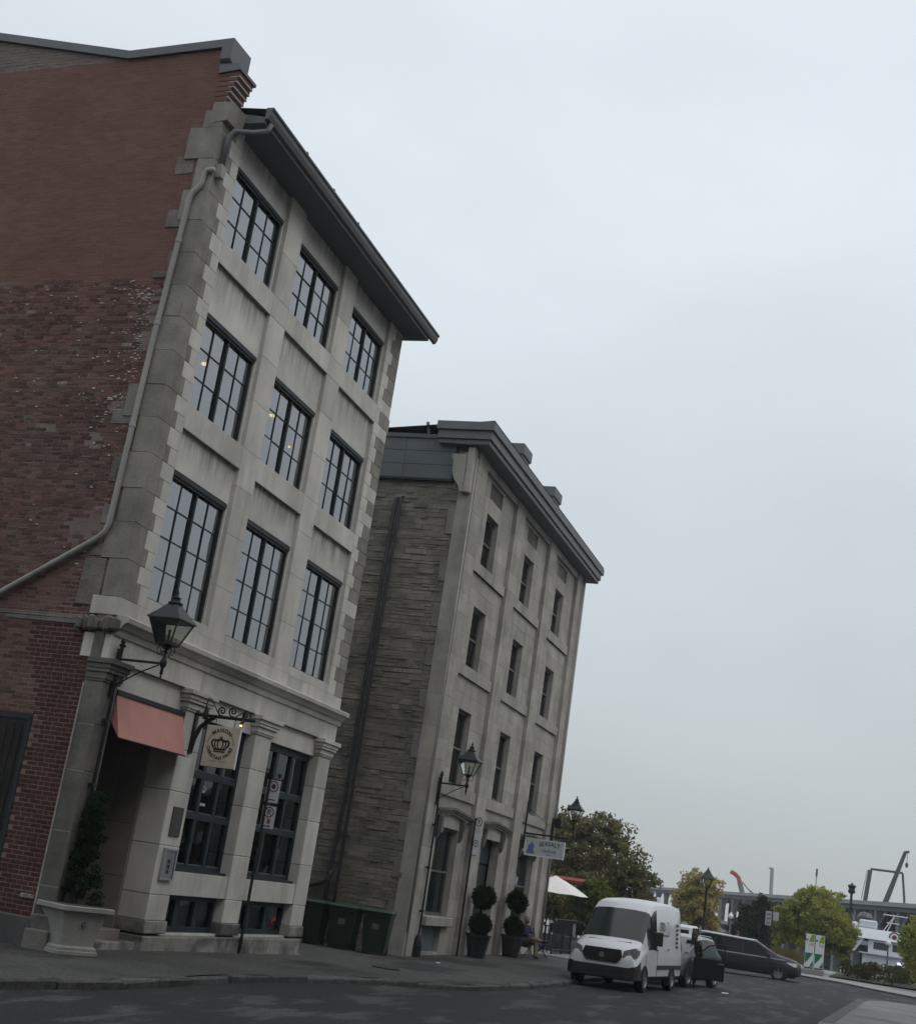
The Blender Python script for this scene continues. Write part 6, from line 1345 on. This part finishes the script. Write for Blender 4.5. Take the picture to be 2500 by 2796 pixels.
for k in range(3): MB().box(-2.1+k*1.6, -1.1+k*1.6, .185, .199, 3.8, 4.4).build('cabin_window', bwD, b2, world=False)

# ============================================================ pier shed and cranes
pier = thing('pier_shed', 'long grey open pier shed with rows of columns across the water', 'building', (170, -2, -3.4))
steel = mat('pier_steel', (.19, .205, .215), .7, mott=(.3, .08)); steelL = mat('pier_edge', (.26, .275, .285), .7, mott=(.3, .08)); pint = mat('pier_interior', (.03, .032, .036), .9)
P0 = Vector((204, 11.9)); P1 = Vector((137, -15.2)); ax_ = (P1-P0).normalized(); nx = Vector((-ax_.y, ax_.x))
if nx.x < 0: nx = -nx
rot = math.atan2(ax_.y, ax_.x)
def pbox(nm, s0, s1, d0, d1, z0, z1, m_, par=None):
    mb = MB(); vv = []
    for s in (s0, s1):
        for d_ in (d0, d1):
            for z_ in (z0, z1): q = P0+ax_*s+nx*d_; vv.append((q.x, q.y, z_))
    mb.add(vv, [(0,1,3,2), (4,6,7,5), (0,4,5,1), (2,3,7,6), (0,2,6,4), (1,5,7,3)]); return mb.build(nm, m_, par or pier)
pbox('roof_slab', -60, 130, -1.5, 26, 5.55, 6.0, steelL); pbox('edge_beam', -60, 130, -.8, -.3, 5.1, 5.53, steel); pbox('upper_deck', -60, 130, -1.8, 26, 1.15, 1.6, steelL); pbox('back_wall', -60, 130, 20, 20.4, -3.4, 5.5, pint); pbox('quay_block', -80, 150, -4, 28, -5, -2.4, conc); pbox('lower_wall', -60, 130, 6, 6.3, -2.4, 1.14, pint)
pbox('ceiling', -60, 130, 0, 20, 5.3, 5.5, pint)
s = -57.0
while s < 128:
    co = pbox('column', s-.35, s+.35, -.6, .1, 1.62, 5.08, steel)
    for sg in (-1, 1):
        q0 = P0+ax_*(s+sg*.2)+nx*(-.25); q1 = P0+ax_*(s+sg*2.2)+nx*(-.25); MB().tube([(q0.x, q0.y, 3.3), (q1.x, q1.y, 5.05)], .16, 5).build('brace', steel, co)
    pbox('lower_column', s-.4, s+.4, -.6, .2, -2.4, 1.13, steel); pbox('inner_column', s+2.6, s+3.0, 9, 9.4, 1.62, 5.28, steel)
    if s > 40: pbox('parked_panel', s+1.0, s+2.6, 1.2, 1.5, 1.61, 3.0, whiteP)
    s += 6.3
def S_(y, z, x1=215.0, x0=175.0): k = (x1+19.8)/(x0+19.8); return (x1, -12.22+(y+12.22)*k, 1.02+(z-1.02)*k)
cg = mat('crane_grey', (.13, .14, .15), .6); cr_ = mat('crane_red', (.34, .06, .05), .6); cb = mat('crane_dark', (.045, .05, .055), .6)
t = thing('red_crane', 'crane with bent red jib above the pier shed', 'crane', S_(6.6, 1)); 
MB().tube([S_(6.9, 3), S_(6.64, 5.68), S_(7.1, 7.0)], .42, 6).build('mast', cg, t); MB().tube([S_(7.1, 7.0), S_(7.27, 7.5), S_(7.8, 7.95), S_(8.4, 8.2)], .36, 6).build('jib', cr_, t); MB().tube([S_(6.7, 7.0), S_(5.9, 6.2), S_(4.9, 5.6)], .1, 5).build('stay', cg, t); MB().tube([S_(6.7, 7.0), S_(5.3, 5.6)], .05, 5).build('stay', cg, t)
t = thing('lifting_mast', 'pale vertical lifting mast with short arm above the pier shed', 'mast', S_(2.8, 1)); MB().tube([S_(2.7, 3), S_(2.9, 9.4)], .30, 6).build('mast', steelL, t); MB().tube([S_(2.9, 9.4), S_(3.35, 9.35)], .12, 5).build('arm', steelL, t)
t = thing('thin_mast', 'thin mast above the broad tree', 'mast', S_(-3, 1)); MB().tube([S_(-3, 3), S_(-3.01, 9.2)], .09, 5).build('mast', steelL, t); MB().tube([S_(-3.01, 9.1), S_(-3.02, 10.1)], .17, 5).build('mast_head', cb, t)
t = thing('concrete_pump', 'dark folded concrete pump boom above the pier shed', 'pump', S_(-9.4, 1))
MB().tube([S_(-9.3, 3), S_(-9.48, 7.1), S_(-9.88, 10.9)], .34, 6).build('lower_boom', cb, t); MB().tube([S_(-9.9, 11.05), S_(-14.0, 11.08)], .2, 6).build('middle_boom', cb, t); MB().tube([S_(-14.0, 11.05), S_(-14.4, 7.5), S_(-14.5, 5)], .18, 6).build('upper_boom', cb, t); MB().tube([S_(-9.5, 10.9), S_(-8.95, 7.0)], .07, 5).build('hose', steelL, t)
t = thing('mobile_crane', 'dark mobile crane with long inclined jib and hook', 'crane', S_(-11.8, 1)); MB().tube([S_(-11.4, 5), S_(-12.16, 7.4), S_(-14.2, 13.86)], [.5, .42, .28], 6).build('jib', cb, t); MB().tube([S_(-14.1, 13.8), S_(-14.7, 13.95)], .22, 6).build('jib_head', cb, t); MB().tube([S_(-14.5, 13.8), S_(-14.45, 12.4)], .04, 4).build('cable', cb, t); MB().lathe([(.0, -.5), (.22, -.3), (.22, .2), (.05, .4), (0, .45)], S_(-14.45, 12.2), 8).build('hook', cb, t)
# ============================================================ buildings added out of view behind the viewpoint, to shade the street
def shade_building(lab, x0, x1, y0, y1, H, face, seed):
    t = thing('added_building', lab, 'building', ((x0+x1)/2, (y0+y1)/2, -1.0), 0, 'added buildings shading the street')
    MB().box(x0, x1, y0, y1, -1.2, H).build('wall', stoneB, t); MB().box(x0-.3, x1+.3, y0-.3, y1+.3, H+.001, H+.4).build('cornice', zinc, t)
    w = (x1-x0) if face in 'N' else (y1-y0); n = int(w/3.4)
    for f_ in range(4):
        for k in range(n):
            a = (k+.5)*w/n; z0 = .2+f_*3.3
            if face == 'N': q = MB().box(x0+a-.6, x0+a+.6, y1+.001, y1+.03, z0, z0+1.9)
            else: q = MB().box(x1+.001, x1+.03, y0+a-.6, y0+a+.6, z0, z0+1.9)
            q.build('window', carGlass, t)
shade_building('unseen stone building added behind the viewer to shade the lower facades', -58, 18, -42, -21, 20, 'N', 1)
shade_building('unseen stone building added up the street to shade the lower gable', -64, -38, -10, 26, 16.0, 'E', 2)
# ============================================================ damp autumn air
hz = MB().box(-80, 330, -120, 120, -6.5, 24).build('haze', mat('unused_surface', (1, 1, 1))); hz.data.materials.clear()
HM = bpy.data.materials.new('haze_air'); HM.use_nodes = True; ht = HM.node_tree; ht.nodes.clear()
ho = ht.nodes.new('ShaderNodeOutputMaterial'); pv = ht.nodes.new('ShaderNodeVolumePrincipled'); pv.inputs['Color'].default_value = (.93, .96, 1, 1); pv.inputs['Density'].default_value = .0005; pv.inputs['Anisotropy'].default_value = .2
ht.links.new(pv.outputs[0], ho.inputs['Volume']); hz.data.materials.append(HM); tag(hz, kind='stuff')
